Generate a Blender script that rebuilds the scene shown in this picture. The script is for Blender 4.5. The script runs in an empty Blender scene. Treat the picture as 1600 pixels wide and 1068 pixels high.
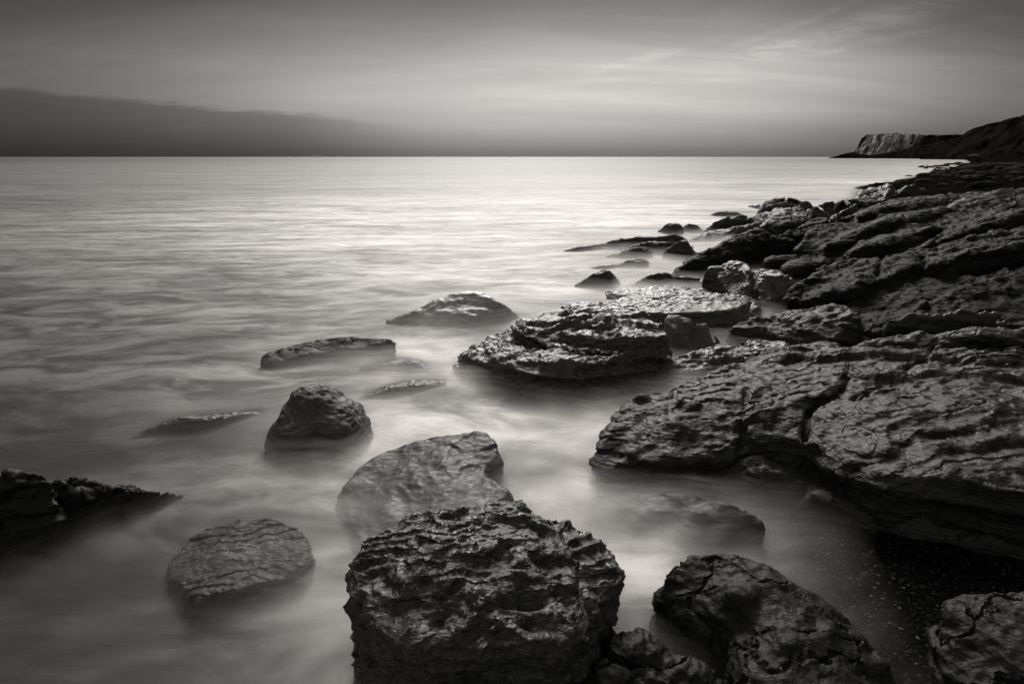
import bpy, math
import numpy as np
from mathutils import Vector

sc = bpy.context.scene
R = math.radians
# ---------------------------------------------------------------- camera
H = 1.7                      # eye height above the water
F = 889.0                    # focal length in photograph pixels (20 mm on 36 mm)
PITCH = math.atan(289.0 / F)
cam = bpy.data.cameras.new('camera')
cam.sensor_width = 36.0
cam.lens = 20.0
cam.clip_start = 0.05
cam.clip_end = 60000
camo = bpy.data.objects.new('camera', cam)
camo.location = (0, 0, H)
camo.rotation_euler = (math.pi / 2 - PITCH, 0, 0)
sc.collection.objects.link(camo)
sc.camera = camo
sc.view_settings.view_transform = 'Standard'
sc.view_settings.look = 'None'
sc.view_settings.exposure = 1.4
sc.view_settings.gamma = 1
sc.cycles.use_denoising = True
sc.cycles.use_adaptive_sampling = True
sc.cycles.adaptive_threshold = 0.03
sc.cycles.max_bounces = 5
sc.cycles.diffuse_bounces = 3
sc.cycles.glossy_bounces = 3
sc.cycles.transparent_max_bounces = 24
sc.cycles.sample_clamp_indirect = 4

SUN_AZ, SUN_EL = R(1.5), R(40)         # azimuth to the right of straight ahead


# ---------------------------------------------------------------- node helper
class NG:
    def __init__(self, tree):
        self.t = tree
        self.L = tree.links

    def n(self, typ, **kw):
        nd = self.t.nodes.new(typ)
        for k, v in kw.items():
            setattr(nd, k, v)
        return nd

    def put(self, sock, v):
        if v is None:
            return
        if hasattr(v, 'is_output') or isinstance(v, bpy.types.NodeSocket):
            self.L.new(v, sock)
        else:
            sock.default_value = v

    def m(self, op, a, b=None, c=None, clamp=False):
        nd = self.n('ShaderNodeMath', operation=op, use_clamp=clamp)
        for i, v in enumerate((a, b, c)):
            self.put(nd.inputs[i], v)
        return nd.outputs[0]

    def vm(self, op, a, b=None):
        nd = self.n('ShaderNodeVectorMath', operation=op)
        self.put(nd.inputs[0], a)
        self.put(nd.inputs[1], b)
        return nd.outputs[0]

    def ss(self, x, lo, hi, a=0.0, b=1.0, mode='SMOOTHSTEP'):
        nd = self.n('ShaderNodeMapRange', interpolation_type=mode)
        self.put(nd.inputs['Value'], x)
        self.put(nd.inputs['From Min'], lo)
        self.put(nd.inputs['From Max'], hi)
        self.put(nd.inputs['To Min'], a)
        self.put(nd.inputs['To Max'], b)
        return nd.outputs[0]

    def xyz(self, x, y, z):
        nd = self.n('ShaderNodeCombineXYZ')
        for i, v in enumerate((x, y, z)):
            self.put(nd.inputs[i], v)
        return nd.outputs[0]

    def map(self, v, loc=(0, 0, 0), rot=(0, 0, 0), scale=(1, 1, 1)):
        nd = self.n('ShaderNodeMapping')
        self.L.new(v, nd.inputs['Vector'])
        nd.inputs['Location'].default_value = loc
        nd.inputs['Rotation'].default_value = rot
        nd.inputs['Scale'].default_value = scale
        return nd.outputs[0]

    def noise(self, v, scale, detail=4, rough=0.55, typ='FBM', dist=0.0, norm=True, lac=2.0):
        nd = self.n('ShaderNodeTexNoise', noise_type=typ, normalize=norm)
        self.L.new(v, nd.inputs['Vector'])
        nd.inputs['Scale'].default_value = scale
        nd.inputs['Detail'].default_value = detail
        nd.inputs['Roughness'].default_value = rough
        nd.inputs['Lacunarity'].default_value = lac
        nd.inputs['Distortion'].default_value = dist
        return nd.outputs[0]

    def ramp(self, x, pts, interp='B_SPLINE'):
        nd = self.n('ShaderNodeValToRGB')
        nd.color_ramp.interpolation = interp
        el = nd.color_ramp.elements
        while len(el) < len(pts):
            el.new(0.5)
        for e, (p, c) in zip(el, pts):
            e.position = p
            e.color = (c, c, c, 1) if not isinstance(c, tuple) else (*c, 1)
        self.put(nd.inputs[0], x)
        return nd.outputs[0]

    def mix(self, f, a, b):
        nd = self.n('ShaderNodeMix', data_type='RGBA')
        self.put(nd.inputs[0], f)
        self.put(nd.inputs[6], a)
        self.put(nd.inputs[7], b)
        return nd.outputs[2]


# ---------------------------------------------------------------- sky
world = bpy.data.worlds.new('World')
sc.world = world
world.use_nodes = True
w = NG(world.node_tree)
world.node_tree.nodes.clear()
tc = w.n('ShaderNodeTexCoord').outputs['Generated']
sp = w.n('ShaderNodeSeparateXYZ')
w.L.new(tc, sp.inputs[0])
dx, dy, dz = sp.outputs
az = w.m('ARCTAN2', dx, dy)                     # 0 ahead, + right
el = w.m('ARCSINE', dz)
sky = w.n('ShaderNodeTexSky', sky_type='NISHITA', sun_disc=False)
sky.sun_elevation = SUN_EL
sky.sun_rotation = SUN_AZ
bw = w.n('ShaderNodeRGBToBW')
w.L.new(sky.outputs[0], bw.inputs[0])
nish = w.m('MULTIPLY', bw.outputs[0], 0.0010)
# luminance by height: dark sea haze, the glow, a darker band, a bright band added above the frame to light the scene
elv = w.ramp(w.m('DIVIDE', el, 1.5708, clamp=True),
             [(0.0, .056), (.012, .088), (.032, .185), (.060, .24), (.10, .135), (.145, .040), (.19, .06), (.30, .54), (.50, .30), (1.0, .17)])
a0 = w.m('SUBTRACT', az, 0.10)
gl = w.m('EXPONENT', w.m('MULTIPLY', w.m('MULTIPLY', a0, a0), -3.2))
glw = w.ss(gl, 0, 1, .16, 1.0, 'LINEAR')
base = w.m('MULTIPLY', elv, glw)
# thin high cloud, drawn out in streaks on a cloud layer seen in perspective
zc = w.m('ADD', w.m('MAXIMUM', dz, 0.0), 0.22)
cl = w.xyz(w.m('DIVIDE', dx, zc), w.m('DIVIDE', dy, zc), 0.0)
clr = w.map(cl, rot=(0, 0, R(28)), scale=(.35, 1.5, 1))
c1 = w.noise(clr, 1.7, 8, .68, dist=.8)
c2 = w.noise(w.map(cl, loc=(3, 9, 0), rot=(0, 0, R(50)), scale=(.25, .9, 1)), .55, 5, .55, dist=.8)
cm = w.m('ADD', w.ss(c1, .35, .7, -.12, .16), w.ss(c2, .38, .66, -.18, .24))
right = w.ss(az, -.2, .35, .55, 1.0)
right = w.m('MULTIPLY', right, w.ss(dz, .02, .12, .25, 1.0))
cm = w.m('ADD', 1.0, w.m('MULTIPLY', cm, right))
lum = w.m('MULTIPLY', base, cm)
# long streaks of cirrus on the right
t = w.m('DIVIDE', dx, w.m('MAXIMUM', dy, .01))
e = w.m('DIVIDE', dz, w.m('MAXIMUM', dy, .01))
wob = w.noise(w.xyz(w.m('MULTIPLY', t, 2.0), w.m('MULTIPLY', e, 6.0), 4.0), 2.2, 5, .6)


wisp = w.noise(w.map(w.xyz(t, e, 0.0), rot=(0, 0, R(-14)), scale=(5, 38, 1)), 1.4, 8, .68, dist=.5)


def streak(t0, e0, t1, e1, width, amt):
    global lum
    k = (e1 - e0) / (t1 - t0)
    line = w.m('ADD', e0, w.m('MULTIPLY', w.m('SUBTRACT', t, t0), k))
    dd = w.m('SUBTRACT', w.m('SUBTRACT', e, line), w.m('MULTIPLY', w.m('SUBTRACT', wob, .5), .03))
    g = w.m('EXPONENT', w.m('MULTIPLY', w.m('MULTIPLY', dd, dd), -1.0 / width ** 2))
    mid, half = (t0 + t1) / 2, (t1 - t0) / 2
    tt = w.m('ABSOLUTE', w.m('SUBTRACT', t, mid))
    g = w.m('MULTIPLY', g, w.ss(tt, half * .35, half, 1.0, 0.0))
    g = w.m('MULTIPLY', g, w.ss(wisp, .35, .62, .1, 1.25))
    lum = w.m('MULTIPLY', lum, w.m('ADD', 1.0, w.m('MULTIPLY', g, amt)))


streak(.08, .115, .40, .195, .006, .16)
streak(.02, .113, .45, .122, .004, .14)
streak(.28, .13, .75, .24, .014, .36)
streak(.30, .15, .62, .255, .006, .20)
streak(.40, .14, .80, .215, .005, .18)
streak(.45, .19, .95, .30, .012, .26)
streak(-.95, .17, -.25, .13, .022, .10)
# the dark cloud bank low on the left
edge = w.ramp(w.ss(t, -1.3, -.05, 0, 1, 'LINEAR'), [(0, .128), (.35, .114), (.6, .082), (.8, .068), (.93, .040), (1, .030)], 'B_SPLINE')
rag = w.noise(w.xyz(w.m('MULTIPLY', t, 5), w.m('MULTIPLY', e, 48), 0.0), 1.6, 8, .70)
be = w.m('ADD', w.m('SUBTRACT', edge, e), w.m('MULTIPLY', w.m('SUBTRACT', rag, .5), .034))
bank = w.m('MULTIPLY', w.ss(be, -.002, .010), w.ss(t, -.42, -.10, 1.0, 0.0))
bank = w.m('MULTIPLY', bank, w.ss(dy, 0, .2))
soft = w.m('MULTIPLY', w.ss(rag, .45, .8, 0, .12), 1.0)
lum = w.m('MULTIPLY', lum, w.m('SUBTRACT', 1.0, w.m('MULTIPLY', bank, w.m('SUBTRACT', .46, soft))))
lum = w.m('MULTIPLY', lum, w.ss(az, .35, .8, 1.0, .66))
ofs = w.m('ABSOLUTE', w.m('SUBTRACT', az, .08))
lum = w.m('MULTIPLY', lum, w.m('MAXIMUM', w.ss(ofs, .35, .85, 1.0, .68), w.ss(ofs, 1.1, 1.8, .5, 1.0)))
lum = w.m('ADD', lum, nish)
lum = w.m('MULTIPLY', lum, w.ss(dy, -.4, .3, 2.4, 1.0))     # sky behind the camera brightened as added fill for the rock fronts
skycol = w.vm('MULTIPLY', w.xyz(lum, lum, lum), (1.0, .968, .930))
bg = w.n('ShaderNodeBackground')
w.L.new(skycol, bg.inputs[0])
bg.inputs[1].default_value = 1.0
wo = w.n('ShaderNodeOutputWorld')
w.L.new(bg.outputs[0], wo.inputs[0])

# ---------------------------------------------------------------- veiled sun, ahead of the camera
sl = bpy.data.lights.new('sun', 'SUN')
sl.energy = 1.5
sl.angle = R(28)
sl.color = (1.0, .968, .930)
so = bpy.data.objects.new('sun', sl)
sd = Vector((math.sin(SUN_AZ) * math.cos(SUN_EL), math.cos(SUN_AZ) * math.cos(SUN_EL), math.sin(SUN_EL)))
so.rotation_euler = (-sd).to_track_quat('-Z', 'Y').to_euler()
sc.collection.objects.link(so)

# ---------------------------------------------------------------- geometry helpers
FV = np.array([0, math.cos(PITCH), -math.sin(PITCH)])
UV = np.array([0, math.sin(PITCH), math.cos(PITCH)])
RV = np.array([1.0, 0, 0])


def P(px, py, z=0.0):
    """the point at height z seen at photograph pixel (px, py)"""
    d = FV * F + RV * (px - 800) + UV * (534 - py)
    s = (z - H) / d[2]
    return np.array([d[0] * s, d[1] * s, z])


def PD(px, py, depth):
    """the point seen at pixel (px, py) at a distance `depth` ahead"""
    d = FV * F + RV * (px - 800) + UV * (534 - py)
    s = depth / d[1]
    return np.array([d[0] * s, depth, H + d[2] * s])


_rng = np.random.RandomState(7)
_perm = _rng.permutation(256)
_perm = np.concatenate([_perm, _perm, _perm])
_g = _rng.normal(size=(256, 3))
_g /= np.linalg.norm(_g, axis=1)[:, None]


def gnoise(p):
    pi = np.floor(p).astype(np.int64)
    pf = p - pi
    pi &= 255
    u = pf * pf * pf * (pf * (pf * 6 - 15) + 10)
    out = 0
    for cx in (0, 1):
        for cy in (0, 1):
            for cz in (0, 1):
                h = _perm[_perm[_perm[(pi[:, 0] + cx) & 255] + ((pi[:, 1] + cy) & 255)] + ((pi[:, 2] + cz) & 255)]
                g = _g[h]
                d = g[:, 0] * (pf[:, 0] - cx) + g[:, 1] * (pf[:, 1] - cy) + g[:, 2] * (pf[:, 2] - cz)
                wx = u[:, 0] if cx else 1 - u[:, 0]
                wy = u[:, 1] if cy else 1 - u[:, 1]
                wz = u[:, 2] if cz else 1 - u[:, 2]
                out = out + d * wx * wy * wz
    return out * 1.5


def fbm(p, octv=4, gain=.5, ridged=False):
    s, a, tot = 0, 1.0, 0.0
    for i in range(octv):
        v = gnoise(p * (2.03 ** i) + 17.3 * i)
        if ridged:
            v = 1 - 2 * np.abs(v)
        s = s + a * v
        tot += a
        a *= gain
    return s / tot


def closed_curve(pts, n):
    pts = np.array(pts, float)
    k = len(pts)
    out = []
    per = max(3, n // k)
    for i in range(k):
        p0, p1, p2, p3 = pts[(i - 1) % k], pts[i], pts[(i + 1) % k], pts[(i + 2) % k]
        for j in range(per):
            t_ = j / per
            out.append(.5 * ((2 * p1) + (-p0 + p2) * t_ + (2 * p0 - 5 * p1 + 4 * p2 - p3) * t_ ** 2 + (-p0 + 3 * p1 - 3 * p2 + p3) * t_ ** 3))
    return np.array(out)


def new_mesh(name, v, f):
    me = bpy.data.meshes.new(name)
    me.from_pydata([tuple(x) for x in v], [], f)
    me.update()
    return me


def grid_mesh(name, co, nu, nv, keep=None):
    """co: (nu*nv, 3), fast quad grid"""
    me = bpy.data.meshes.new(name)
    me.vertices.add(nu * nv)
    me.vertices.foreach_set('co', co.astype(np.float32).ravel())
    i = np.arange((nu - 1) * (nv - 1))
    a, b = i // (nv - 1), i % (nv - 1)
    v0 = a * nv + b
    q = np.stack([v0, v0 + nv, v0 + nv + 1, v0 + 1], 1)
    if keep is not None:
        q = q[keep[q].max(1)]
    me.loops.add(q.size)
    me.loops.foreach_set('vertex_index', q.ravel().astype(np.int32))
    me.polygons.add(len(q))
    me.polygons.foreach_set('loop_start', (np.arange(len(q)) * 4).astype(np.int32))
    me.update(calc_edges=True)
    me.polygons.foreach_set('use_smooth', np.ones(len(q), bool))
    return me


def set_attr(me, name, vals):
    a = me.attributes.new(name, 'FLOAT', 'POINT')
    a.data.foreach_set('value', vals.astype(np.float32))


def slab(rim, inner=(), base=-.35, flare=.04, bulge=.02, dome=.02, under=0.0):
    """closed lump: a top sheet through the rim and inner points, rounded walls going down"""
    w3 = np.array([P(*r) for r in rim])
    c = closed_curve(w3, 120)
    if np.sum(c[:, 0] * np.roll(c[:, 1], -1) - np.roll(c[:, 0], -1) * c[:, 1]) < 0:
        c = c[::-1]
    n = len(c)
    ctr = c.mean(0)
    tan = np.roll(c, -1, 0) - np.roll(c, 1, 0)
    tan[:, 2] = 0
    tan /= np.linalg.norm(tan, axis=1)[:, None] + 1e-9
    outn = np.stack([tan[:, 1], -tan[:, 0], 0 * tan[:, 0]], 1)
    ks = list(w3) + [P(*q) for q in inner]
    ks = np.array(ks)

    # affine + gaussian-free inverse distance blend for the top
    def topz(xy):
        d2 = ((xy[:, None, :] - ks[None, :, :2]) ** 2).sum(2) + 1e-4
        wt = 1 / d2 ** 1.3
        return (wt * ks[None, :, 2]).sum(1) / wt.sum(1)
    V, Fc = [], []
    rings = [.0, .25, .45, .62, .77, .88, .95]
    V.append(ctr.copy())
    V[0][2] = topz(ctr[None, :2])[0] + dome
    idx = []
    for r in rings[1:]:
        p = ctr + (c - ctr) * r
        p[:, 2] = topz(p[:, :2]) + dome * (1 - r * r)
        idx.append(len(V))
        V.extend(p)
    idx.append(len(V))
    V.extend(c)
    for q, (o_, fr) in enumerate([(bulge * .7, .06), (bulge, .2), (bulge * .6 - under * .6, .45), (flare * .4 - under, .7), (flare, 1.0)]):
        p = c + outn * o_
        p[:, 2] = c[:, 2] + (base - c[:, 2]) * fr
        idx.append(len(V))
        V.extend(p)
    idx.append(len(V))
    p = ctr + (c - ctr) * .4
    p[:, 2] = base - .02
    V.extend(p)
    bc = len(V)
    V.append(np.array([ctr[0], ctr[1], base - .02]))
    for i in range(n):
        j = (i + 1) % n
        Fc.append((0, idx[0] + i, idx[0] + j))
        for a, b in zip(idx[:-1], idx[1:]):
            Fc.append((a + i, b + i, b + j, a + j))
        Fc.append((idx[-1] + i, bc, idx[-1] + j))
    return np.array(V), Fc


def up(pts, dz):
    return [(a, b, c + dz) for a, b, c in pts]


def lump(px, py, z, rx, ry, rz, rot=0, power=2.3, tilt=0.0, tiltd=0.0):
    """a blunt ellipsoid centred on the point at height z under pixel (px, py)"""
    c = P(px, py, z) if not isinstance(px, tuple) else np.array(px)
    nu, nv = 28, 15
    V, Fc = [], []
    for i in range(nv):
        ph = -math.pi / 2 + math.pi * i / (nv - 1)
        for j in range(nu):
            th = 2 * math.pi * j / nu
            d = np.array([math.cos(ph) * math.cos(th), math.cos(ph) * math.sin(th), math.sin(ph)])
            s = (np.abs(d) ** power).sum() ** (-1 / power)
            V.append(d * s * np.array([rx, ry, rz]))
    V = np.array(V)
    # tilt about the axis at direction tiltd (the lump leans), then turn
    if tilt:
        k = np.array([math.cos(R(tiltd)), math.sin(R(tiltd)), 0])
        a = R(tilt)
        V = V * math.cos(a) + np.cross(k, V) * math.sin(a) + np.outer(V @ k, k) * (1 - math.cos(a))
    a = R(rot)
    V = np.stack([V[:, 0] * math.cos(a) - V[:, 1] * math.sin(a), V[:, 0] * math.sin(a) + V[:, 1] * math.cos(a), V[:, 2]], 1) + c
    for i in range(nv - 1):
        for j in range(nu):
            k = (j + 1) % nu
            Fc.append((i * nu + j, i * nu + k, (i + 1) * nu + k, (i + 1) * nu + j))
    return V, Fc


def ridge(crest, foot, bw=.35, drop=.12, base=-.3, n=40, bulge=.06):
    """a tilted bed: a crest line, a steep broken face down to its foot, a back that slopes away"""
    def line(pts):
        w_ = np.array([P(*p) for p in pts])
        l_ = np.concatenate([[0], np.cumsum(np.linalg.norm(np.diff(w_, axis=0), axis=1))])
        l_ /= l_[-1]
        t_ = np.linspace(0, 1, n)
        return np.stack([np.interp(t_, l_, w_[:, i]) for i in range(3)], 1)
    c, f = line(crest), line(foot)
    k = np.ones(5) / 5
    for i in range(3):
        for a in (c, f):
            a[2:-2, i] = np.convolve(a[:, i], k, 'valid')
    d = c - f
    d[:, 2] = 0
    away = np.array([.12, .99, 0])
    tap = np.sin(np.linspace(0, 1, n) * math.pi) ** .4
    V, Fc = [], []
    m = 8
    for i in range(n):
        cc, ff = c[i], f[i]
        if cc[1] < ff[1] + .02:
            ff = np.array([ff[0], cc[1] - .02, ff[2]])
        h_ = max(cc[2] - ff[2], .02)
        sec = [np.array([ff[0], ff[1] - .03, base]), ff, ff + (cc - ff) * .5 + np.array([0, -bulge * h_ * 2, bulge * h_]), ff + (cc - ff) * np.array([.88, .88, .93]), cc,
               cc + away * bw * tap[i] * .5 - np.array([0, 0, drop * .35]), cc + away * bw * (.15 + tap[i] * .85) - np.array([0, 0, drop])]
        last = sec[-1].copy()
        last[2] = base
        last[1] += .02
        V.extend(sec + [last])
    for i in range(n - 1):
        for j in range(m):
            j2 = (j + 1) % m
            Fc.append((i * m + j, (i + 1) * m + j, (i + 1) * m + j2, i * m + j2))
    V = [np.array(v) for v in V]
    for e0, sg in ((0, 1), ((n - 1) * m, -1)):
        cen = np.mean(V[e0:e0 + m], axis=0)
        V.append(cen)
        ci = len(V) - 1
        for j in range(m):
            j2 = (j + 1) % m
            Fc.append((e0 + j, e0 + j2, ci) if sg > 0 else (e0 + j2, e0 + j, ci))
    # keep outward orientation
    V = np.array(V)
    vol = sum(np.dot(V[q[0]], np.cross(V[q[i]], V[q[i + 1]])) for q in Fc for i in range(1, len(q) - 1))
    if vol < 0:
        Fc = [tuple(reversed(q)) for q in Fc]
    return V, Fc


def shrink(vf, k):
    v, f = vf
    c = v.mean(0)
    v = c + (v - c) * np.array([k, k, 1])
    return v, f


ROCKPTS = []          # final vertices of all rocks, for the water's depth


def rock(name, label, cat, pieces, mat, group=None, vox=None, smooth=3, amp=.03, freq=2.2, strata=.012, sfreq=16.0,
         dip=(.12, -.05), cracks=(), terr=(), tdir=(-.55, .83), aniso=1.0, fine=.35):
    V, Fc = [], []
    o_ = 0
    for v, f in pieces:
        V.append(v)
        Fc.extend([tuple(i + o_ for i in q) for q in f])
        o_ += len(v)
    V = np.concatenate(V)
    dist = max(1.2, np.linalg.norm(V[V[:, 2] > -.1].mean(0) * np.array([1, 1, 0])))
    if vox is None:
        vox = max(.0065, .0030 * dist)
    me = new_mesh(name, V, Fc)
    tmp = bpy.data.objects.new(name + '_tmp', me)
    sc.collection.objects.link(tmp)
    m1 = tmp.modifiers.new('r', 'REMESH')
    m1.mode = 'VOXEL'
    m1.voxel_size = vox
    m1.adaptivity = 0
    if smooth:
        m2 = tmp.modifiers.new('s', 'SMOOTH')
        m2.factor = .5
        m2.iterations = smooth
    dg = bpy.context.evaluated_depsgraph_get()
    me2 = bpy.data.meshes.new_from_object(tmp.evaluated_get(dg))
    bpy.data.objects.remove(tmp)
    bpy.data.meshes.remove(me)
    me2.name = name
    n = len(me2.vertices)
    co = np.empty(n * 3, np.float32)
    me2.vertices.foreach_get('co', co)
    co = co.reshape(-1, 3).astype(np.float64)

    def normals():
        me2.vertices.foreach_set('co', co.astype(np.float32).ravel())
        me2.update()
        nn = np.empty(n * 3, np.float32)
        me2.vertices.foreach_get('normal', nn) if False else me2.vertex_normals.foreach_get('vector', nn)
        return nn.reshape(-1, 3).astype(np.float64)
    seed = (abs(hash_str(label)) % 97) * 3.1
    nn = normals()
    q = co * np.array([1, 1, 1.6]) * freq + seed
    d = fbm(q, 3) * amp
    d += (fbm(q * 3.1 + 5, 3, .55, True) - .1) * amp * fine
    # bedding: ledges that stand out and recede with height in the dipping bed
    s = co[:, 2] + dip[0] * co[:, 0] + dip[1] * co[:, 1]
    sw = s * sfreq + gnoise(co * 1.7 + seed) * .9
    st = gnoise(np.stack([sw, co[:, 0] * .5 + seed, co[:, 1] * .5], 1)) + .5 * gnoise(np.stack([sw * 2.7, co[:, 0] * .9, co[:, 1] * .9 + seed], 1))
    side = 1 - .75 * np.abs(nn[:, 2])
    d += st * strata * side * 2
    co = co + nn * d[:, None]
    # treads and risers: the broken edges of the beds, risers towards the channel
    for T, A in terr:
        ss_ = (co[:, 0] * tdir[0] + co[:, 1] * tdir[1]) / T + gnoise(co * (.45 / T) + seed) * 1.1 + gnoise(co * (1.6 / T) + seed) * .3
        fr = ss_ - np.floor(ss_)
        k_ = np.floor(ss_)
        prof = np.where(fr < .16, fr / .16, 1 - (fr - .16) / .84)
        prof = prof * prof * (3 - 2 * prof)
        wgt = np.clip(.65 + gnoise(co * (.5 / T) + 40 + seed) * 1.3, .05, 1.2)
        co[:, 2] += (prof - .5) * A * wgt * np.clip(nn[:, 2] + .15, 0, 1)
    # joints cut across the bed
    for cr in cracks:
        pts, wd, dp = cr
        pw = np.array([P(*q_) for q_ in pts])
        pw2 = closed_curve(pw, 1)[:0]
        wobx = gnoise(co * 5 + 3) * .03
        dmin = np.full(n, 9.0)
        for a, b in zip(pw[:-1], pw[1:]):
            ab = b[:2] - a[:2]
            tt = np.clip(((co[:, :2] - a[:2]) @ ab) / (ab @ ab), 0, 1)
            dd = np.linalg.norm(co[:, :2] - a[:2] - tt[:, None] * ab, axis=1)
            dmin = np.minimum(dmin, np.abs(dd + wobx * (dd < .2)))
        dep = np.exp(-(dmin / wd) ** 2) * dp
        co[:, 2] -= dep * np.clip(nn[:, 2], 0, 1)
        co -= nn * (dep * .5)[:, None] * np.array([1, 1, 0])
    me2.vertices.foreach_set('co', co.astype(np.float32).ravel())
    ROCKPTS.append(co[co[:, 2] > -.25])
    base = np.array([co[:, 0].mean(), co[:, 1].mean(), max(co[:, 2].min(), -.2)])
    loc = base
    me2.vertices.foreach_set('co', (co - loc).astype(np.float32).ravel())
    me2.polygons.foreach_set('use_smooth', np.ones(len(me2.polygons), bool))
    me2.materials.clear()
    me2.materials.append(mat)
    me2.update()
    ob = bpy.data.objects.new(name, me2)
    ob.location = loc
    sc.collection.objects.link(ob)
    if label:
        ob['label'] = label
        ob['category'] = cat
    if group:
        ob['group'] = group
    print(f'{name:22s} verts {n} dist {dist:.1f} vox {vox:.4f} ztop {co[:,2].max():.2f}')
    return ob


def hash_str(s):
    h = 0
    for ch in s:
        h = (h * 131 + ord(ch)) % 1000003
    return h


def struct(name, me, mat, kind='structure'):
    ob = bpy.data.objects.new(name, me)
    me.materials.append(mat)
    sc.collection.objects.link(ob)
    ob['kind'] = kind
    return ob


# ---------------------------------------------------------------- materials
WARM = (1.0, .978, .95)


def warm(v):
    return (v * WARM[0], v * WARM[1], v * WARM[2], 1)


def rock_mat(name, c0=.035, c1=.11, rough=(.38, .62), disp=.03, scale=5.5, pit=.010, rot=20, stretch=(1, 2.0, 2.2), crackd=.0,
             crack_scale=1.3, spec=.5, fine=.004, rip=None, block=.01, lam=.004):
    m = bpy.data.materials.new(name)
    m.use_nodes = True
    m.displacement_method = 'BOTH'
    g = NG(m.node_tree)
    m.node_tree.nodes.clear()
    pos = g.n('ShaderNodeNewGeometry').outputs['Position']
    pm = g.map(pos, rot=(0, 0, R(-rot)), scale=stretch)
    # scalloped, water-worn ridges
    wv = g.noise(pos, 3.0, 3, .5)
    n1 = g.noise(pm, scale, 5, .58, 'RIDGED_MULTIFRACTAL', dist=.25, norm=False)
    n1 = g.m('MULTIPLY', n1, .45)
    n2 = g.noise(pm, scale * 2.7, 5, .6, dist=.6)
    vo = g.n('ShaderNodeTexVoronoi', feature='SMOOTH_F1')
    g.L.new(g.map(pos, rot=(0, 0, R(-rot)), scale=(stretch[0], stretch[1] * .8, stretch[2] * .7)), vo.inputs['Vector'])
    vo.inputs['Scale'].default_value = scale * 3.3
    vo.inputs['Smoothness'].default_value = .35
    pitv = g.ss(vo.outputs['Distance'], .08, .55)
    pitmask = g.ss(g.noise(pos, 2.3, 3, .5), .38, .62)
    n3 = g.noise(pos, 60, 5, .65)
    h = g.m('MULTIPLY', g.m('SUBTRACT', n1, .35), disp)
    h = g.m('ADD', h, g.m('MULTIPLY', g.m('SUBTRACT', n2, .5), disp * .55))
    h = g.m('ADD', h, g.m('MULTIPLY', g.m('MULTIPLY', g.m('SUBTRACT', pitv, .6), pitmask), pit))
    h = g.m('ADD', h, g.m('MULTIPLY', g.m('SUBTRACT', n3, .5), fine))
    # angular chips: broken plates, each at its own level, and the thin laminae of the bed
    bn = g.n('ShaderNodeTexNoise')
    g.L.new(pos, bn.inputs['Vector'])
    bn.inputs['Scale'].default_value = scale * .8
    bn.inputs['Detail'].default_value = 3
    bpv = g.vm('ADD', pm, g.vm('MULTIPLY', bn.outputs['Color'], (.25, .25, .25)))
    for kk, (sc_, am0) in enumerate(((scale * .42, block), (scale * 1.1, block * .45))):
        vb = g.n('ShaderNodeTexVoronoi')
        g.L.new(bpv, vb.inputs['Vector'])
        vb.inputs['Scale'].default_value = sc_
        sb = g.n('ShaderNodeSeparateColor')
        g.L.new(vb.outputs['Color'], sb.inputs[0])
        h = g.m('ADD', h, g.m('MULTIPLY', g.m('SUBTRACT', sb.outputs[0], .5), am0))
    if lam:
        ln = g.noise(g.map(pm, scale=(.6, .5, 9)), scale * .8, 3, .6)
        h = g.m('ADD', h, g.m('MULTIPLY', g.m('SUBTRACT', ln, .5), lam * 2))
    if rip:
        fq, am, an_ = rip
        wn = g.n('ShaderNodeTexNoise')
        g.L.new(pos, wn.inputs['Vector'])
        wn.inputs['Scale'].default_value = fq * .22
        wn.inputs['Detail'].default_value = 4
        wpp = g.vm('ADD', pos, g.vm('MULTIPLY', g.vm('SUBTRACT', wn.outputs['Color'], (.5, .5, .5)), (5.5 / fq,) * 3))
        dt = g.n('ShaderNodeVectorMath', operation='DOT_PRODUCT')
        g.L.new(wpp, dt.inputs[0])
        dt.inputs[1].default_value = (-math.sin(R(an_)), math.cos(R(an_)), .8)
        fr = g.m('FRACT', g.m('MULTIPLY', dt.outputs['Value'], fq))
        pr = g.m('MINIMUM', g.m('MULTIPLY', fr, 4.5), g.m('MULTIPLY', g.m('SUBTRACT', 1.0, fr), 1.3))
        pr = g.ss(pr, 0.0, 1.0)
        am_ = g.ss(g.noise(pos, fq * .22, 3, .6), .36, .62, am * .1, am)
        h = g.m('ADD', h, g.m('MULTIPLY', g.m('SUBTRACT', pr, .4), am_))
    if crackd:
        vc = g.n('ShaderNodeTexVoronoi', feature='DISTANCE_TO_EDGE')
        wp = g.vm('ADD', g.map(pos, rot=(0, 0, R(35 - rot)), scale=(1, 2.4, .9)), g.vm('MULTIPLY', g.n('ShaderNodeTexNoise').outputs['Color'], (.0, .0, .0)))
        nz = g.n('ShaderNodeTexNoise')
        g.L.new(pos, nz.inputs['Vector'])
        nz.inputs['Scale'].default_value = 4
        nz.inputs['Detail'].default_value = 4
        wp = g.vm('ADD', wp, g.vm('MULTIPLY', nz.outputs['Color'], (.55, .55, .55)))
        g.L.new(wp, vc.inputs['Vector'])
        vc.inputs['Scale'].default_value = crack_scale
        ck = g.ss(vc.outputs['Distance'], 0.0, .035, 1.0, 0.0)
        h = g.m('SUBTRACT', h, g.m('MULTIPLY', ck, crackd))
    dn = g.n('ShaderNodeDisplacement')
    g.L.new(h, dn.inputs['Height'])
    dn.inputs['Midlevel'].default_value = 0
    dn.inputs['Scale'].default_value = 1
    # stone colour: blotches of paler stone, dark algae, salt specks
    blot = g.noise(pos, 2.2, 6, .65)
    mott = g.noise(pm, 16, 5, .7)
    f = g.m('ADD', g.m('MULTIPLY', blot, .6), g.m('MULTIPLY', mott, .4))
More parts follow.
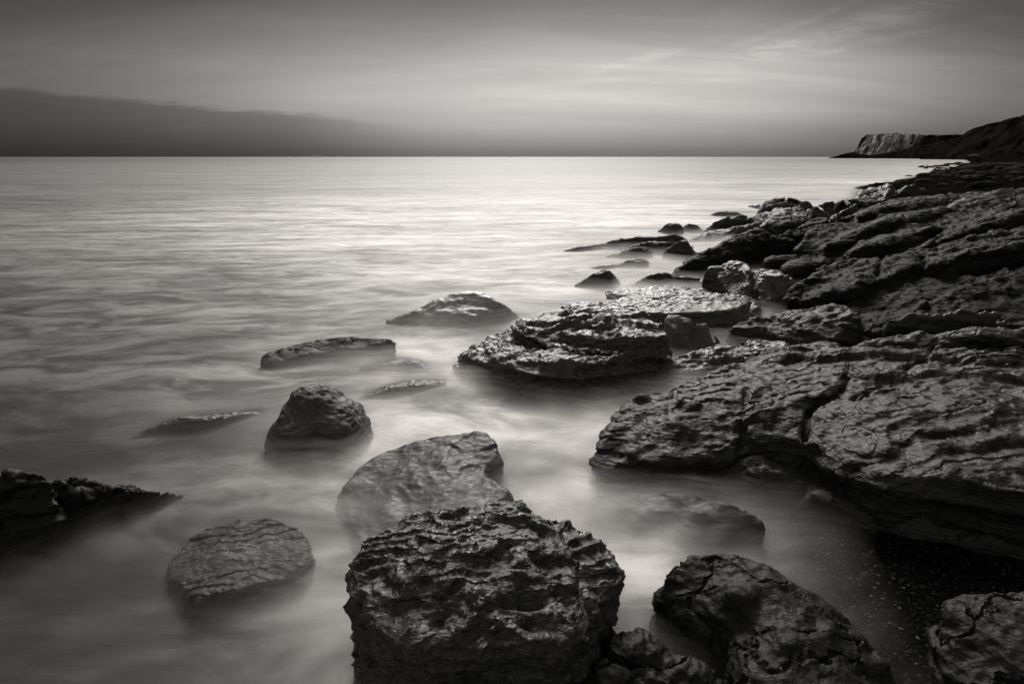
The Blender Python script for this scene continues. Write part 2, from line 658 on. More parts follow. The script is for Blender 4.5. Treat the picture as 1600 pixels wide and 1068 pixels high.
    f = g.ss(f, .36, .64)
    col = g.mix(f, warm(c0), warm(c1))
    speck = g.ss(g.noise(pos, 95, 3, .6), .62, .75)
    col = g.mix(g.m('MULTIPLY', speck, .2), col, warm(min(.3, c1 * 1.6)))
    pb = g.n('ShaderNodeBsdfPrincipled')
    g.L.new(col, pb.inputs['Base Color'])
    g.put(pb.inputs['Roughness'], g.ss(mott, .35, .65, rough[0], rough[1]))
    pb.inputs['Specular IOR Level'].default_value = spec
    out = g.n('ShaderNodeOutputMaterial')
    g.L.new(pb.outputs[0], out.inputs['Surface'])
    g.L.new(dn.outputs[0], out.inputs['Displacement'])
    return m


M_fore = rock_mat('scalloped_wet_stone', .015, .052, (.20, .42), .017, 9.0, .008, 10, (1, 2.4, 2.4), rip=(15, .011, 10), spec=.5, block=.010, lam=.004)
M_mid = rock_mat('wet_ledge_stone', .013, .045, (.24, .46), .020, 5.0, .007, 10, (1, 2.4, 2.8), rip=(10, .011, 8), spec=.8, block=.018, lam=.008)
M_ledge = rock_mat('layered_ledge_stone', .008, .028, (.32, .58), .009, 5.0, .004, 14, (1, 3.2, 3.0), crackd=.006, crack_scale=1.0, rip=(9, .013, 14), spec=.26, block=.006, lam=.007)
M_low = rock_mat('sheltered_bed_stone', .022, .065, (.5, .7), .012, 5.0, .006, 14, (1, 3.0, 4.0), crackd=.006, crack_scale=1.0, spec=.25, block=.010, lam=.008)
M_sub = rock_mat('drowned_stone', .003, .010, (.55, .75), .006, 2.0, .001, -20, (1, 2.6, 1.2), fine=.001, spec=.4, block=.003, lam=.0)
M_smooth = rock_mat('smooth_wet_stone', .011, .032, (.45, .68), .011, 1.8, .001, 40, (1, 2.6, 1.2), fine=.0015, rip=(4, .007, 45), spec=.4, block=.006, lam=.0)
M_flat = rock_mat('low_flat_stone', .012, .038, (.4, .62), .014, 8.0, .004, -12, (1, 2.4, 2.4), rip=(13, .008, 14), spec=.3, block=.006, lam=.003)
M_block = rock_mat('tilted_block_stone', .05, .13, (.4, .6), .008, 5, .002, -50, (1, 4, 2), fine=.003, spec=.3, block=.006, lam=.006)
M_pale = rock_mat('pale_wet_stone', .15, .34, (.25, .45), .012, 2.4, .002, 20, (1, 2.6, 1.2), fine=.002, rip=(4, .012, 20), spec=.6, block=.008, lam=.0)
M_dark = rock_mat('dark_cracked_stone', .006, .018, (.4, .62), .012, 3.5, .003, -40, (1, 2.6, 2.0), crackd=.016, crack_scale=2.2, rip=(8, .005, -40), spec=.16, block=.010, lam=.003)
M_shelf = rock_mat('shore_shelf_stone', .004, .016, (.42, .68), .018, 3.2, .008, 30, (1, 4.2, 3.6), fine=.008, rip=(5, .018, 30), spec=.13, block=.028, lam=.018)
M_far = rock_mat('shore_rock_stone', .012, .035, (.30, .5), .020, 3.0, .006, 22, (1, 3.2, 3.0), fine=.006, rip=(6, .012, 20), spec=.4, block=.022, lam=.012)

# ================================================================ rocks, near to far
exec_rocks = True
# -- the big foreground boulder
rock('boulder', 'big scalloped boulder with a flat pitted top at the bottom centre of the foreground', 'boulder', [
    shrink(slab([(543, 890, .44), (560, 856, .46), (608, 828, .47), (650, 804, .48), (700, 797, .49), (745, 793, .5), (785, 778, .53),
          (815, 780, .53), (840, 800, .5), (868, 815, .45), (895, 850, .44), (900, 905, .42), (905, 965, .40), (860, 1010, .38), (780, 1030, .36),
          (700, 1015, .38), (640, 1003, .40), (590, 960, .42), (556, 930, .42)],
         [(700, 880, .50), (800, 870, .50), (620, 900, .46), (780, 960, .46)], flare=.05, bulge=.015, under=.02), .955),
    shrink(slab([(850, 812, .42), (913, 824, .42), (941, 844, .41), (958, 876, .39), (955, 905, .36), (935, 935, .33), (925, 990, .28), (880, 1030, .24), (850, 960, .36)],
         flare=.02, under=.02), .955),
    shrink(slab([(560, 1000, .25), (600, 965, .30), (700, 1010, .30), (840, 1030, .28), (925, 1010, .22), (915, 1090, .12), (760, 1150, .1), (610, 1120, .12), (565, 1060, .15)], flare=.08), .955),
], M_fore, terr=[(.26, .030), (.10, .014)], tdir=(-.2, .97), amp=.035, freq=3.2, strata=.012, smooth=4, fine=.6)

rock('boulder', 'smooth wave-washed slab with pale veins tucked behind the scalloped foreground boulder', 'boulder', [
    slab([(533, 775, .06), (545, 752, .10), (588, 710, .14), (648, 688, .17), (720, 678, .19), (757, 676, .19), (770, 690, .18), (775, 712, .15),
          (755, 736, .13), (778, 754, .15), (793, 770, .15), (745, 800, .15), (700, 850, .12), (570, 850, .06), (545, 812, .04)],
         [(660, 740, .14), (620, 790, .09), (700, 720, .17)], flare=.16, bulge=.03, dome=.0, base=-.4),
], M_smooth, amp=.03, freq=3.0, strata=.004, smooth=8)

rock('boulder', 'rounded upright boulder like a loaf standing alone in the surf left of centre', 'boulder', [
    lump((P(502, 690)[0], P(502, 690)[1] + .02, .0), 0, 0, .255, .24, .37, power=2.05, tilt=-5, tiltd=90),
    lump((P(478, 697)[0], P(478, 697)[1], -.02), 0, 0, .225, .22, .285, power=2.0),
    lump((P(535, 695)[0], P(535, 695)[1] + .02, -.02), 0, 0, .165, .22, .31, power=2.4),
], rock_mat('loaf_boulder_stone', .025, .07, (.45, .7), .022, 6.0, .010, 30, (1, 1.6, 1.6)), amp=.035, freq=4.0, strata=.004, smooth=4)

rock('boulder', 'low round flat-topped rock awash in the surf at the lower left', 'boulder', [
    slab([(262, 888, .05), (285, 850, .07), (325, 822, .09), (380, 812, .10), (435, 812, .12), (468, 828, .12), (478, 855, .11), (468, 885, .10), (420, 905, .10), (350, 925, .09), (300, 930, .08)],
         [(370, 860, .10)], flare=.09, bulge=.02, dome=.0),
], M_flat, amp=.03, freq=4, strata=.006, smooth=5)

rock('boulder', 'dark craggy hump cut by the left edge of the picture', 'boulder', [
    slab([(-120, 770, .30), (-40, 748, .34), (20, 742, .34), (52, 736, .34), (76, 748, .31), (82, 772, .25), (70, 800, .18), (20, 830, .12), (-60, 850, .12), (-150, 830, .2)],
         flare=.10, bulge=.02, dome=.03)], M_dark, amp=.05, freq=4, strata=.008, smooth=3, fine=.6)
rock('boulder', 'long dark craggy rock tapering right into the surf at the left edge', 'boulder', [
    slab([(70, 765, .20), (95, 754, .22), (130, 749, .22), (160, 755, .20), (195, 763, .15), (235, 768, .10), (285, 770, .02), (262, 790, -.01), (180, 810, .02), (100, 830, .03), (20, 855, .03), (-60, 870, .04), (-60, 820, .15)],
         [(120, 770, .20), (170, 782, .10), (60, 800, .15)], flare=.12, bulge=.02, dome=.01)], M_dark, amp=.04, freq=4.5, strata=.007, smooth=4, fine=.6)

# -- low slabs awash
rock('rock_slab', 'thin flat slab lying dark on the water, left of centre, farthest left of the slabs', 'rock', [
    slab([(412, 553, .10), (440, 543, .12), (480, 532, .14), (540, 526, .15), (600, 528, .15), (617, 533, .14), (612, 541, .09), (560, 544, .09), (500, 551, .08), (440, 564, .06), (410, 564, .06)],
         flare=.0, bulge=.02, under=.06, dome=.0)], M_dark, group='flat slabs awash left of centre', amp=.02, freq=3, strata=.012, smooth=2)
GS = 'flat slabs awash left of centre'
rock('rock_slab', 'half-drowned slab just under the thin flat slab, left of centre', 'rock', [
    ridge([(560, 576, .01), (608, 564, .06), (644, 563, .09), (670, 574, .03)], [(562, 586, -.03), (620, 584, -.02), (668, 578, -.02)], bw=.3, drop=.10)], M_mid, group=GS, amp=.02, freq=3, smooth=3)
rock('rock_slab', 'half-drowned narrow slab right beside the top of the loaf-shaped boulder', 'rock', [
    ridge([(560, 620, .01), (600, 608, .06), (640, 600, .07), (697, 596, .02)], [(562, 632, -.03), (620, 621, -.02), (697, 601, -.03)], bw=.3, drop=.09)], M_mid, group=GS, amp=.018, freq=3.5, smooth=3)
rock('rock_slab', 'faint drowned slab showing through the surf left of the loaf-shaped boulder', 'rock', [
    ridge([(205, 684, .0), (243, 663, .06), (280, 655, .08), (325, 653, .08), (380, 645, .04), (415, 645, .0)], [(212, 692, -.05), (300, 674, -.03), (397, 655, -.05)], bw=.25, drop=.08)], M_mid, group=GS, amp=.02, freq=3.5, smooth=3)
rock('rock_slab', 'blurred drowned rock just right of the smooth veined slab', 'rock', [
    slab([(782, 700, -.02), (830, 690, -.01), (880, 702, -.02), (880, 740, -.03), (840, 775, -.03), (795, 760, -.02)], flare=.12, dome=.02)],
    M_smooth, amp=.02, freq=3, smooth=6)
rock('boulder', 'long low dark slab streaming with water in the channel before the huge ledge', 'boulder', [
    slab([(900, 800, -.03), (955, 782, .02), (1010, 769, .09), (1070, 771, .13), (1130, 783, .145), (1175, 800, .14), (1192, 817, .12), (1168, 832, .07), (1100, 838, .04), (1030, 838, .0), (950, 830, -.02)],
         [(1100, 800, .145), (1030, 798, .08)], flare=.06, dome=.01)], M_sub, amp=.02, freq=3, strata=0, smooth=7)
rock('boulder', 'ridge-backed rock with two crests alone in the surf at the centre', 'boulder', [
    ridge([(605, 502, .02), (640, 488, .11), (670, 472, .19), (700, 461, .26), (730, 454, .30), (752, 457, .29), (772, 469, .23), (795, 481, .14), (808, 492, .03)],
          [(609, 512, -.06), (650, 516, -.05), (700, 518, -.05), (760, 514, -.05), (808, 504, -.05)], bw=.5, drop=.22),
    ridge([(655, 502, .02), (700, 489, .11), (735, 481, .17), (765, 484, .15), (795, 496, .03)], [(660, 515, -.06), (730, 522, -.06), (795, 510, -.06)], bw=.3, drop=.10),
], M_pale, amp=.04, freq=2.6, strata=.008, smooth=5, dip=(.3, -.1))

# -- the central ledge
rock('rock_ledge', 'broad two-tiered ledge with a glistening rough top standing in the middle of the surf', 'rock ledge', [
    slab(up([(716, 560, .04), (735, 548, .10), (760, 530, .16), (800, 516, .2), (850, 506, .22), (960, 510, .22), (1030, 530, .2), (1020, 546, .21), (990, 556, .2),
          (960, 563, .2), (900, 569, .2), (840, 567, .19), (800, 564, .16), (750, 564, .09)], .075), up([(800, 542, .18), (880, 556, .21)], .075), flare=.10, bulge=.02, base=-.4),
    slab(up([(815, 500, .34), (828, 492, .36), (855, 487, .37), (890, 484, .37), (930, 484, .37), (965, 487, .37), (1000, 491, .37), (1022, 500, .35), (1036, 514, .33),
          (1040, 524, .31), (1000, 529, .32), (945, 530, .32), (885, 525, .33), (856, 517, .33), (822, 510, .33)], .075), up([(900, 505, .37), (960, 510, .37)], .075), flare=-.02, bulge=.03, under=.04, base=.0, dome=.0),
    lump((P(945, 510, .43)[0], P(945, 510, .43)[1], .43), 0, 0, .10, .10, .06),
], M_mid, terr=[(.3, .05)], tdir=(-.2, .97), amp=.04, freq=3.0, strata=.03, sfreq=18, smooth=1, fine=.8, dip=(.04, -.02))
rock('rock_ledge', 'flat glistening shelf lying just behind the two-tiered ledge', 'rock ledge', [
    slab([(885, 477, .22), (905, 470, .25), (955, 468, .27), (995, 461, .29), (1040, 457, .31), (1080, 454, .33), (1120, 459, .33), (1152, 457, .33), (1170, 466, .30),
          (1160, 478, .28), (1135, 484, .28), (1090, 488, .26), (1040, 490, .25), (980, 486, .24), (920, 484, .22)], flare=.04, bulge=.02, under=.02, dome=.01),
    slab([(1100, 470, .2), (1160, 464, .2), (1188, 474, .18), (1170, 490, .15), (1145, 505, .1), (1120, 512, .08), (1070, 500, .12)], flare=.05),
    slab([(950, 456, .1), (1000, 448, .14), (1060, 448, .15), (1110, 455, .15), (1060, 462, .15), (990, 462, .12)], flare=.05),
], M_mid, amp=.03, freq=3.0, strata=.022, sfreq=18, smooth=1, fine=.8, dip=(.04, -.02))
rock('boulder', 'smooth tilted block leaning against the right end of the two-tiered ledge', 'boulder', [
    slab([(1042, 492, .36), (1060, 491, .37), (1080, 497, .36), (1100, 508, .31), (1126, 531, .18), (1120, 538, .14), (1085, 546, .10), (1070, 532, .18), (1050, 512, .28)], flare=.06, bulge=.01, dome=.02, base=-.3),
], M_block, amp=.02, freq=4, strata=.0, smooth=4, vox=.009)
rock('boulder', 'small dark stone poking out of the mist below the two-tiered ledge', 'boulder', [
    lump(976, 604, -.01, .085, .06, .075)], M_dark, amp=.015, freq=8, smooth=3)

# -- right-hand side: the big ledge and its neighbours
big = rock('rock_ledge', 'huge layered ledge with a pitted overhanging top filling the right foreground', 'rock ledge', [
    # upper bed, left lobe
    slab([(942, 694, .20), (955, 662, .26), (977, 630, .31), (1037, 612, .33), (1082, 594, .35), (1132, 575, .37), (1186, 557, .40), (1240, 542, .43), (1300, 536, .46), (1320, 580, .45),
          (1260, 625, .40), (1185, 640, .36), (1160, 655, .33), (1158, 685, .27), (1130, 700, .24), (1080, 708, .21), (1010, 714, .19), (948, 716, .15)],
         [(1060, 650, .31), (1150, 610, .38)], flare=-.02, bulge=.03, under=.05, base=-.05, dome=.015),
    # small keystone block
    slab([(1168, 640, .35), (1205, 628, .38), (1255, 625, .39), (1262, 648, .36), (1252, 676, .32), (1225, 686, .29), (1190, 678, .29), (1168, 672, .30)], flare=-.02, bulge=.02, under=.04, base=.0, dome=.01),
    # right block
    slab([(1262, 665, .34), (1275, 640, .38), (1330, 610, .43), (1330, 545, .46), (1400, 532, .5), (1500, 534, .53), (1620, 540, .56), (1800, 560, .6), (1830, 700, .5), (1750, 770, .42),
          (1600, 762, .40), (1510, 750, .38), (1400, 740, .36), (1330, 722, .33), (1280, 695, .32)], [(1400, 640, .47), (1520, 640, .5), (1600, 700, .46)], flare=.02, bulge=.015, under=.03, base=-.05, dome=.03),
    # connecting deck
    slab([(1080, 640, .315), (1200, 575, .385), (1330, 545, .45), (1480, 540, .50), (1420, 690, .42), (1262, 690, .31), (1210, 684, .285), (1120, 692, .225)], base=-.1, flare=0),
], M_ledge, vox=.0105, terr=[(.62, .04), (.21, .022)], tdir=(-.3, .95), amp=.035, freq=2.0, strata=.016, sfreq=15, smooth=3, fine=.7, dip=(-.05, .02),
    cracks=[([(1168, 610, .38), (1160, 650, .33), (1163, 690, .25), (1150, 720, .2)], .010, .035),
            ([(1290, 620, .4), (1262, 645, .36), (1257, 690, .3), (1268, 740, .2)], .010, .04),
            ([(1175, 635, .36), (1250, 618, .39)], .012, .03),
            ([(1456, 535, .5), (1452, 560, .5), (1395, 580, .5), (1340, 618, .45)], .010, .04),
            ([(1040, 650, .3), (1060, 600, .34)], .010, .02)])
lowbed = rock('lower_bed', '', '', [
    slab([(926, 728, .02), (948, 702, .13), (1030, 690, .18), (1180, 670, .22), (1350, 690, .26), (1600, 730, .30), (1850, 760, .3), (1900, 930, .05), (1600, 885, .04), (1480, 862, .03),
          (1375, 836, .03), (1285, 812, .02), (1231, 795, .02), (1132, 768, .02), (1060, 752, .02), (985, 740, .02)], [(1300, 742, .27), (1400, 765, .30), (1500, 788, .31), (1180, 715, .20), (1650, 800, .32), (1080, 722, .15), (1350, 800, .14), (1500, 835, .14)], base=-.35, flare=.10, dome=.0),
], M_low, vox=.011, terr=[(.5, .02)], tdir=(-.3, .95), amp=.035, freq=2.2, strata=.010, sfreq=22, smooth=3, fine=.6, dip=(-.05, .02))
lowbed.location = lowbed.location - big.location
lowbed.parent = big
rock('boulder', 'narrow dark rock wedged between the tilted block and the huge layered ledge', 'boulder', [
    slab([(1024, 578, .12), (1040, 562, .18), (1080, 549, .22), (1132, 537, .25), (1190, 530, .28), (1231, 536, .27), (1215, 550, .24), (1140, 562, .18), (1090, 578, .13), (1045, 592, .06)], flare=.05, bulge=.02)],
    M_mid, amp=.03, freq=4, strata=.018, smooth=2, fine=.8)
rock('rock_slab', 'thick wedge-shaped slab with a pale face above the narrow channel of white water', 'rock', [
    slab([(1148, 507, .22), (1170, 498, .27), (1240, 483, .36), (1312, 475, .44), (1335, 492, .40), (1345, 515, .30), (1290, 525, .24), (1200, 520, .18), (1155, 517, .17)], flare=.05, bulge=.03, under=.03)],
    M_ledge, amp=.04, freq=3, strata=.02, smooth=2, fine=.6)
rock('rock_slab', 'thin layered slab on the back of the huge layered ledge at the right', 'rock', [
    slab([(1345, 540, .5), (1380, 528, .54), (1440, 519, .58), (1480, 522, .58), (1520, 514, .62), (1600, 512, .66), (1760, 520, .7), (1760, 548, .6), (1600, 545, .55), (1450, 545, .5)], flare=.02, base=.1)],
    M_ledge, amp=.03, freq=3, strata=.015, smooth=2)
rock('rock_slab', 'smooth lens-shaped slab lying in deep shade behind the huge layered ledge', 'rock', [
    slab([(1386, 501, .48), (1420, 491, .53), (1505, 487, .57), (1560, 484, .60), (1580, 495, .56), (1545, 508, .48), (1465, 512, .42), (1400, 510, .42)], flare=.03, base=.0, bulge=.03, under=.05, dome=.03)],
    M_smooth, amp=.03, freq=3, strata=.006, smooth=4)

S = 'stepped beds of the shore shelf'
kw = dict(terr=[(.45, .035), (.17, .018)], vox=.019, amp=.032, freq=1.5, strata=.03, sfreq=9, smooth=1, fine=.7, dip=(-.10, .03))
rock('rock_ledge', 'nearest bed of the shore shelf, with a blunt pale nose and dark overhang', 'rock ledge', [
    slab([(1234, 456, .30), (1250, 438, .44), (1271, 427, .5), (1300, 413, .55), (1345, 404, .6), (1400, 397, .64), (1459, 384, .68), (1530, 370, .76), (1600, 354, .84), (1750, 328, .95), (1760, 350, .9), (1600, 379, .80),
          (1532, 393, .72), (1490, 401, .67), (1484, 410, .63), (1442, 414, .60), (1360, 436, .50), (1300, 452, .42), (1252, 462, .3)],
         flare=.0, bulge=.05, base=-.1, under=.10, dome=.0),
    slab([(1238, 464, .2), (1300, 452, .36), (1370, 440, .42), (1450, 436, .46), (1525, 432, .48), (1600, 420, .56), (1850, 380, .7), (1880, 540, .3), (1620, 508, .25), (1480, 506, .26), (1390, 512, .22), (1350, 512, .2), (1300, 486, .24)], base=-.3, flare=.1, dome=.02)],
    M_shelf, S, cracks=[([(1442, 395, .66), (1444, 430, .5)], .03, .12), ([(1378, 402, .6), (1372, 432, .5)], .02, .06)], **kw)
rock('boulder', 'blocky pale-topped boulder with a split down its face, below the sloping shore beds', 'boulder', [
    slab([(1099, 428, .34), (1115, 416, .42), (1150, 411, .46), (1180, 416, .46), (1215, 428, .42), (1240, 438, .38), (1235, 455, .26), (1200, 462, .2), (1140, 452, .2), (1105, 442, .22)], flare=.06, bulge=.04, under=.04)],
    M_mid, vox=.018, amp=.06, freq=2.4, strata=.02, smooth=2, cracks=[([(1178, 412, .45), (1178, 465, .2)], .04, .12)])
rock('rock_ledge', 'long smooth-backed bed sloping up right from its rounded nose at the water', 'rock ledge', [
    ridge([(1050, 429, .06), (1063, 413, .22), (1098, 392, .38), (1152, 368, .55), (1197, 352, .64), (1250, 341, .70), (1280, 335, .74)],
          [(1060, 436, -.02), (1098, 428, .06), (1152, 410, .20), (1183, 386, .38), (1232, 359, .55), (1282, 341, .68)], bw=.9, drop=.5)], M_shelf, S, **kw)
rock('rock_ledge', 'slanting bed tucked under the upper half of the long smooth-backed bed', 'rock ledge', [
    ridge([(1175, 381, .40), (1215, 368, .50), (1252, 351, .62), (1288, 339, .72)], [(1180, 390, .30), (1229, 384, .36), (1246, 370, .46), (1290, 347, .66)], bw=.5, drop=.2)], M_shelf, S, **kw)
rock('boulder', 'dark hooded rock rising behind the long smooth-backed bed', 'boulder', [
    ridge([(1192, 354, .60), (1206, 336, .72), (1225, 326, .80), (1250, 321, .85), (1257, 327, .78)], [(1195, 357, .56), (1232, 345, .64), (1268, 339, .68)], bw=.6, drop=.4)], M_far, **kw)
rock('rock_ledge', 'wide rough streaked bed in the middle of the shore shelf', 'rock ledge', [
    slab([(1243, 402, .34), (1250, 384, .5), (1253, 376, .55), (1268, 358, .65), (1294, 348, .72), (1345, 332, .84), (1390, 314, .94), (1450, 306, 1.0), (1520, 301, 1.04), (1585, 295, 1.08), (1750, 280, 1.15), (1780, 310, 1.1),
          (1600, 336, .93), (1544, 348, .83), (1506, 361, .73), (1459, 382, .60), (1422, 392, .54), (1371, 392, .52), (1345, 397, .48), (1300, 404, .40), (1260, 408, .32)],
         [(1340, 370, .62), (1420, 350, .78), (1500, 330, .90)], flare=.05, bulge=.05, dome=.0, under=.08),
    ridge([(1290, 384, .55), (1330, 366, .68), (1380, 349, .80), (1431, 333, .90), (1488, 321, .98)], [(1292, 390, .48), (1356, 370, .62), (1431, 350, .77), (1490, 330, .90)], bw=.7, drop=.1),
    ridge([(1330, 392, .54), (1371, 376, .66), (1420, 364, .74), (1470, 352, .82)], [(1335, 398, .46), (1390, 394, .52), (1425, 390, .54), (1472, 372, .66)], bw=.6, drop=.1),
    ridge([(1345, 334, .86), (1400, 318, .96), (1460, 309, 1.02), (1500, 305, 1.05)], [(1347, 339, .80), (1420, 326, .88), (1502, 313, .98)], bw=.7, drop=.1)],
    M_shelf, S, vox=.024, **{k: v for k, v in kw.items() if k != 'vox'})
rock('rock_ledge', 'dark wedge with a long shaded face high at the right edge of the shelf', 'rock ledge', [
    ridge([(1487, 322, .96), (1499, 316, 1.0), (1534, 304, 1.10), (1562, 296, 1.17), (1585, 292, 1.20)], [(1480, 348, .76), (1506, 356, .72), (1553, 338, .86), (1590, 318, 1.0)], bw=.8, drop=.3, bulge=.0)], M_dark, S, **kw)
rock('rock_ledge', 'thin lit bed running to the right edge under the dark wedge', 'rock ledge', [
    ridge([(1430, 392, .56), (1459, 380, .65), (1487, 368, .74), (1534, 350, .86), (1572, 338, .94), (1600, 332, .98), (1750, 300, 1.1)], [(1435, 396, .5), (1470, 386, .58), (1525, 374, .66), (1562, 364, .74), (1600, 354, .82), (1750, 325, .95)], bw=.5, drop=.08)], M_shelf, S, **kw)
GB = 'smooth rounded blocks wedged in the hollow under the slanting beds'
for lab, px, py, z, rx, ry, rz, ro in (('smooth rounded block at the left of the hollow under the slanting beds', 1180, 400, .22, .22, .16, .16, 20), ('biggest smooth rounded block, in the middle of the hollow under the slanting beds', 1214, 392, .28, .26, .2, .2, 40),
                                   ('smooth rounded block at the right of the hollow, against the wide rough bed', 1236, 384, .34, .16, .14, .22, 0), ('long pebble-smooth stone lying below the blocks of the hollow', 1228, 409, .26, .36, .14, .10, 12),
                                   ('smooth egg-backed stone between the split boulder and the wide rough bed', 1258, 420, .26, .36, .2, .13, 15)):
    rock('boulder', lab, 'boulder', [lump(px, py, z - .04, rx, ry, rz, rot=ro)], M_shelf, GB, vox=.016, amp=.03, freq=2.5, smooth=3)

# -- bottom right corner
rock('boulder', 'long dark cracked boulder with a rounded nose at the bottom right', 'boulder', [
    slab([(1036, 918, .22), (1048, 893, .25), (1072, 875, .27), (1132, 867, .29), (1190, 877, .30), (1222, 893, .29), (1246, 914, .27), (1290, 940, .24), (1330, 985, .20), (1372, 1030, .16), (1400, 1090, .1),
          (1300, 1150, .15), (1180, 1110, .18), (1160, 1030, .20), (1140, 985, .20), (1085, 960, .19), (1042, 935, .19)], [(1150, 930, .29), (1230, 1000, .27), (1280, 1060, .22)], flare=.05, bulge=.03, dome=.02)],
    M_dark, amp=.035, freq=3.5, strata=.008, smooth=6)
rock('boulder', 'low dark rock at the bottom edge between the scalloped and cracked boulders', 'boulder', [
    slab([(918, 1080, .14), (935, 1025, .18), (960, 997, .22), (990, 990, .22), (1020, 1000, .21), (1055, 1028, .17), (1100, 1045, .15), (1150, 1080, .1), (1100, 1140, .08), (980, 1140, .1)],
         flare=.05, bulge=.02, dome=.02)], M_dark, amp=.03, freq=5, smooth=4, fine=.8)
rock('boulder', 'small smooth stone wedged against the right foot of the scalloped foreground boulder', 'boulder', [
    lump(940, 1010, .08, .045, .05, .09)], M_dark, amp=.008, freq=8, smooth=3)
rock('boulder', 'rounded dark boulder cut by the bottom right corner of the picture', 'boulder', [
    slab([(1478, 985, .17), (1486, 945, .22), (1512, 934, .25), (1565, 927, .28), (1620, 925, .3), (1720, 940, .3), (1800, 1000, .3), (1750, 1130, .2), (1560, 1130, .12), (1490, 1060, .1)],
         flare=.04, bulge=.03, dome=.02)], M_dark, amp=.035, freq=3.5, smooth=6)

# -- rocks strung along the water's edge, farther off
G = 'rocks strung along the water edge'


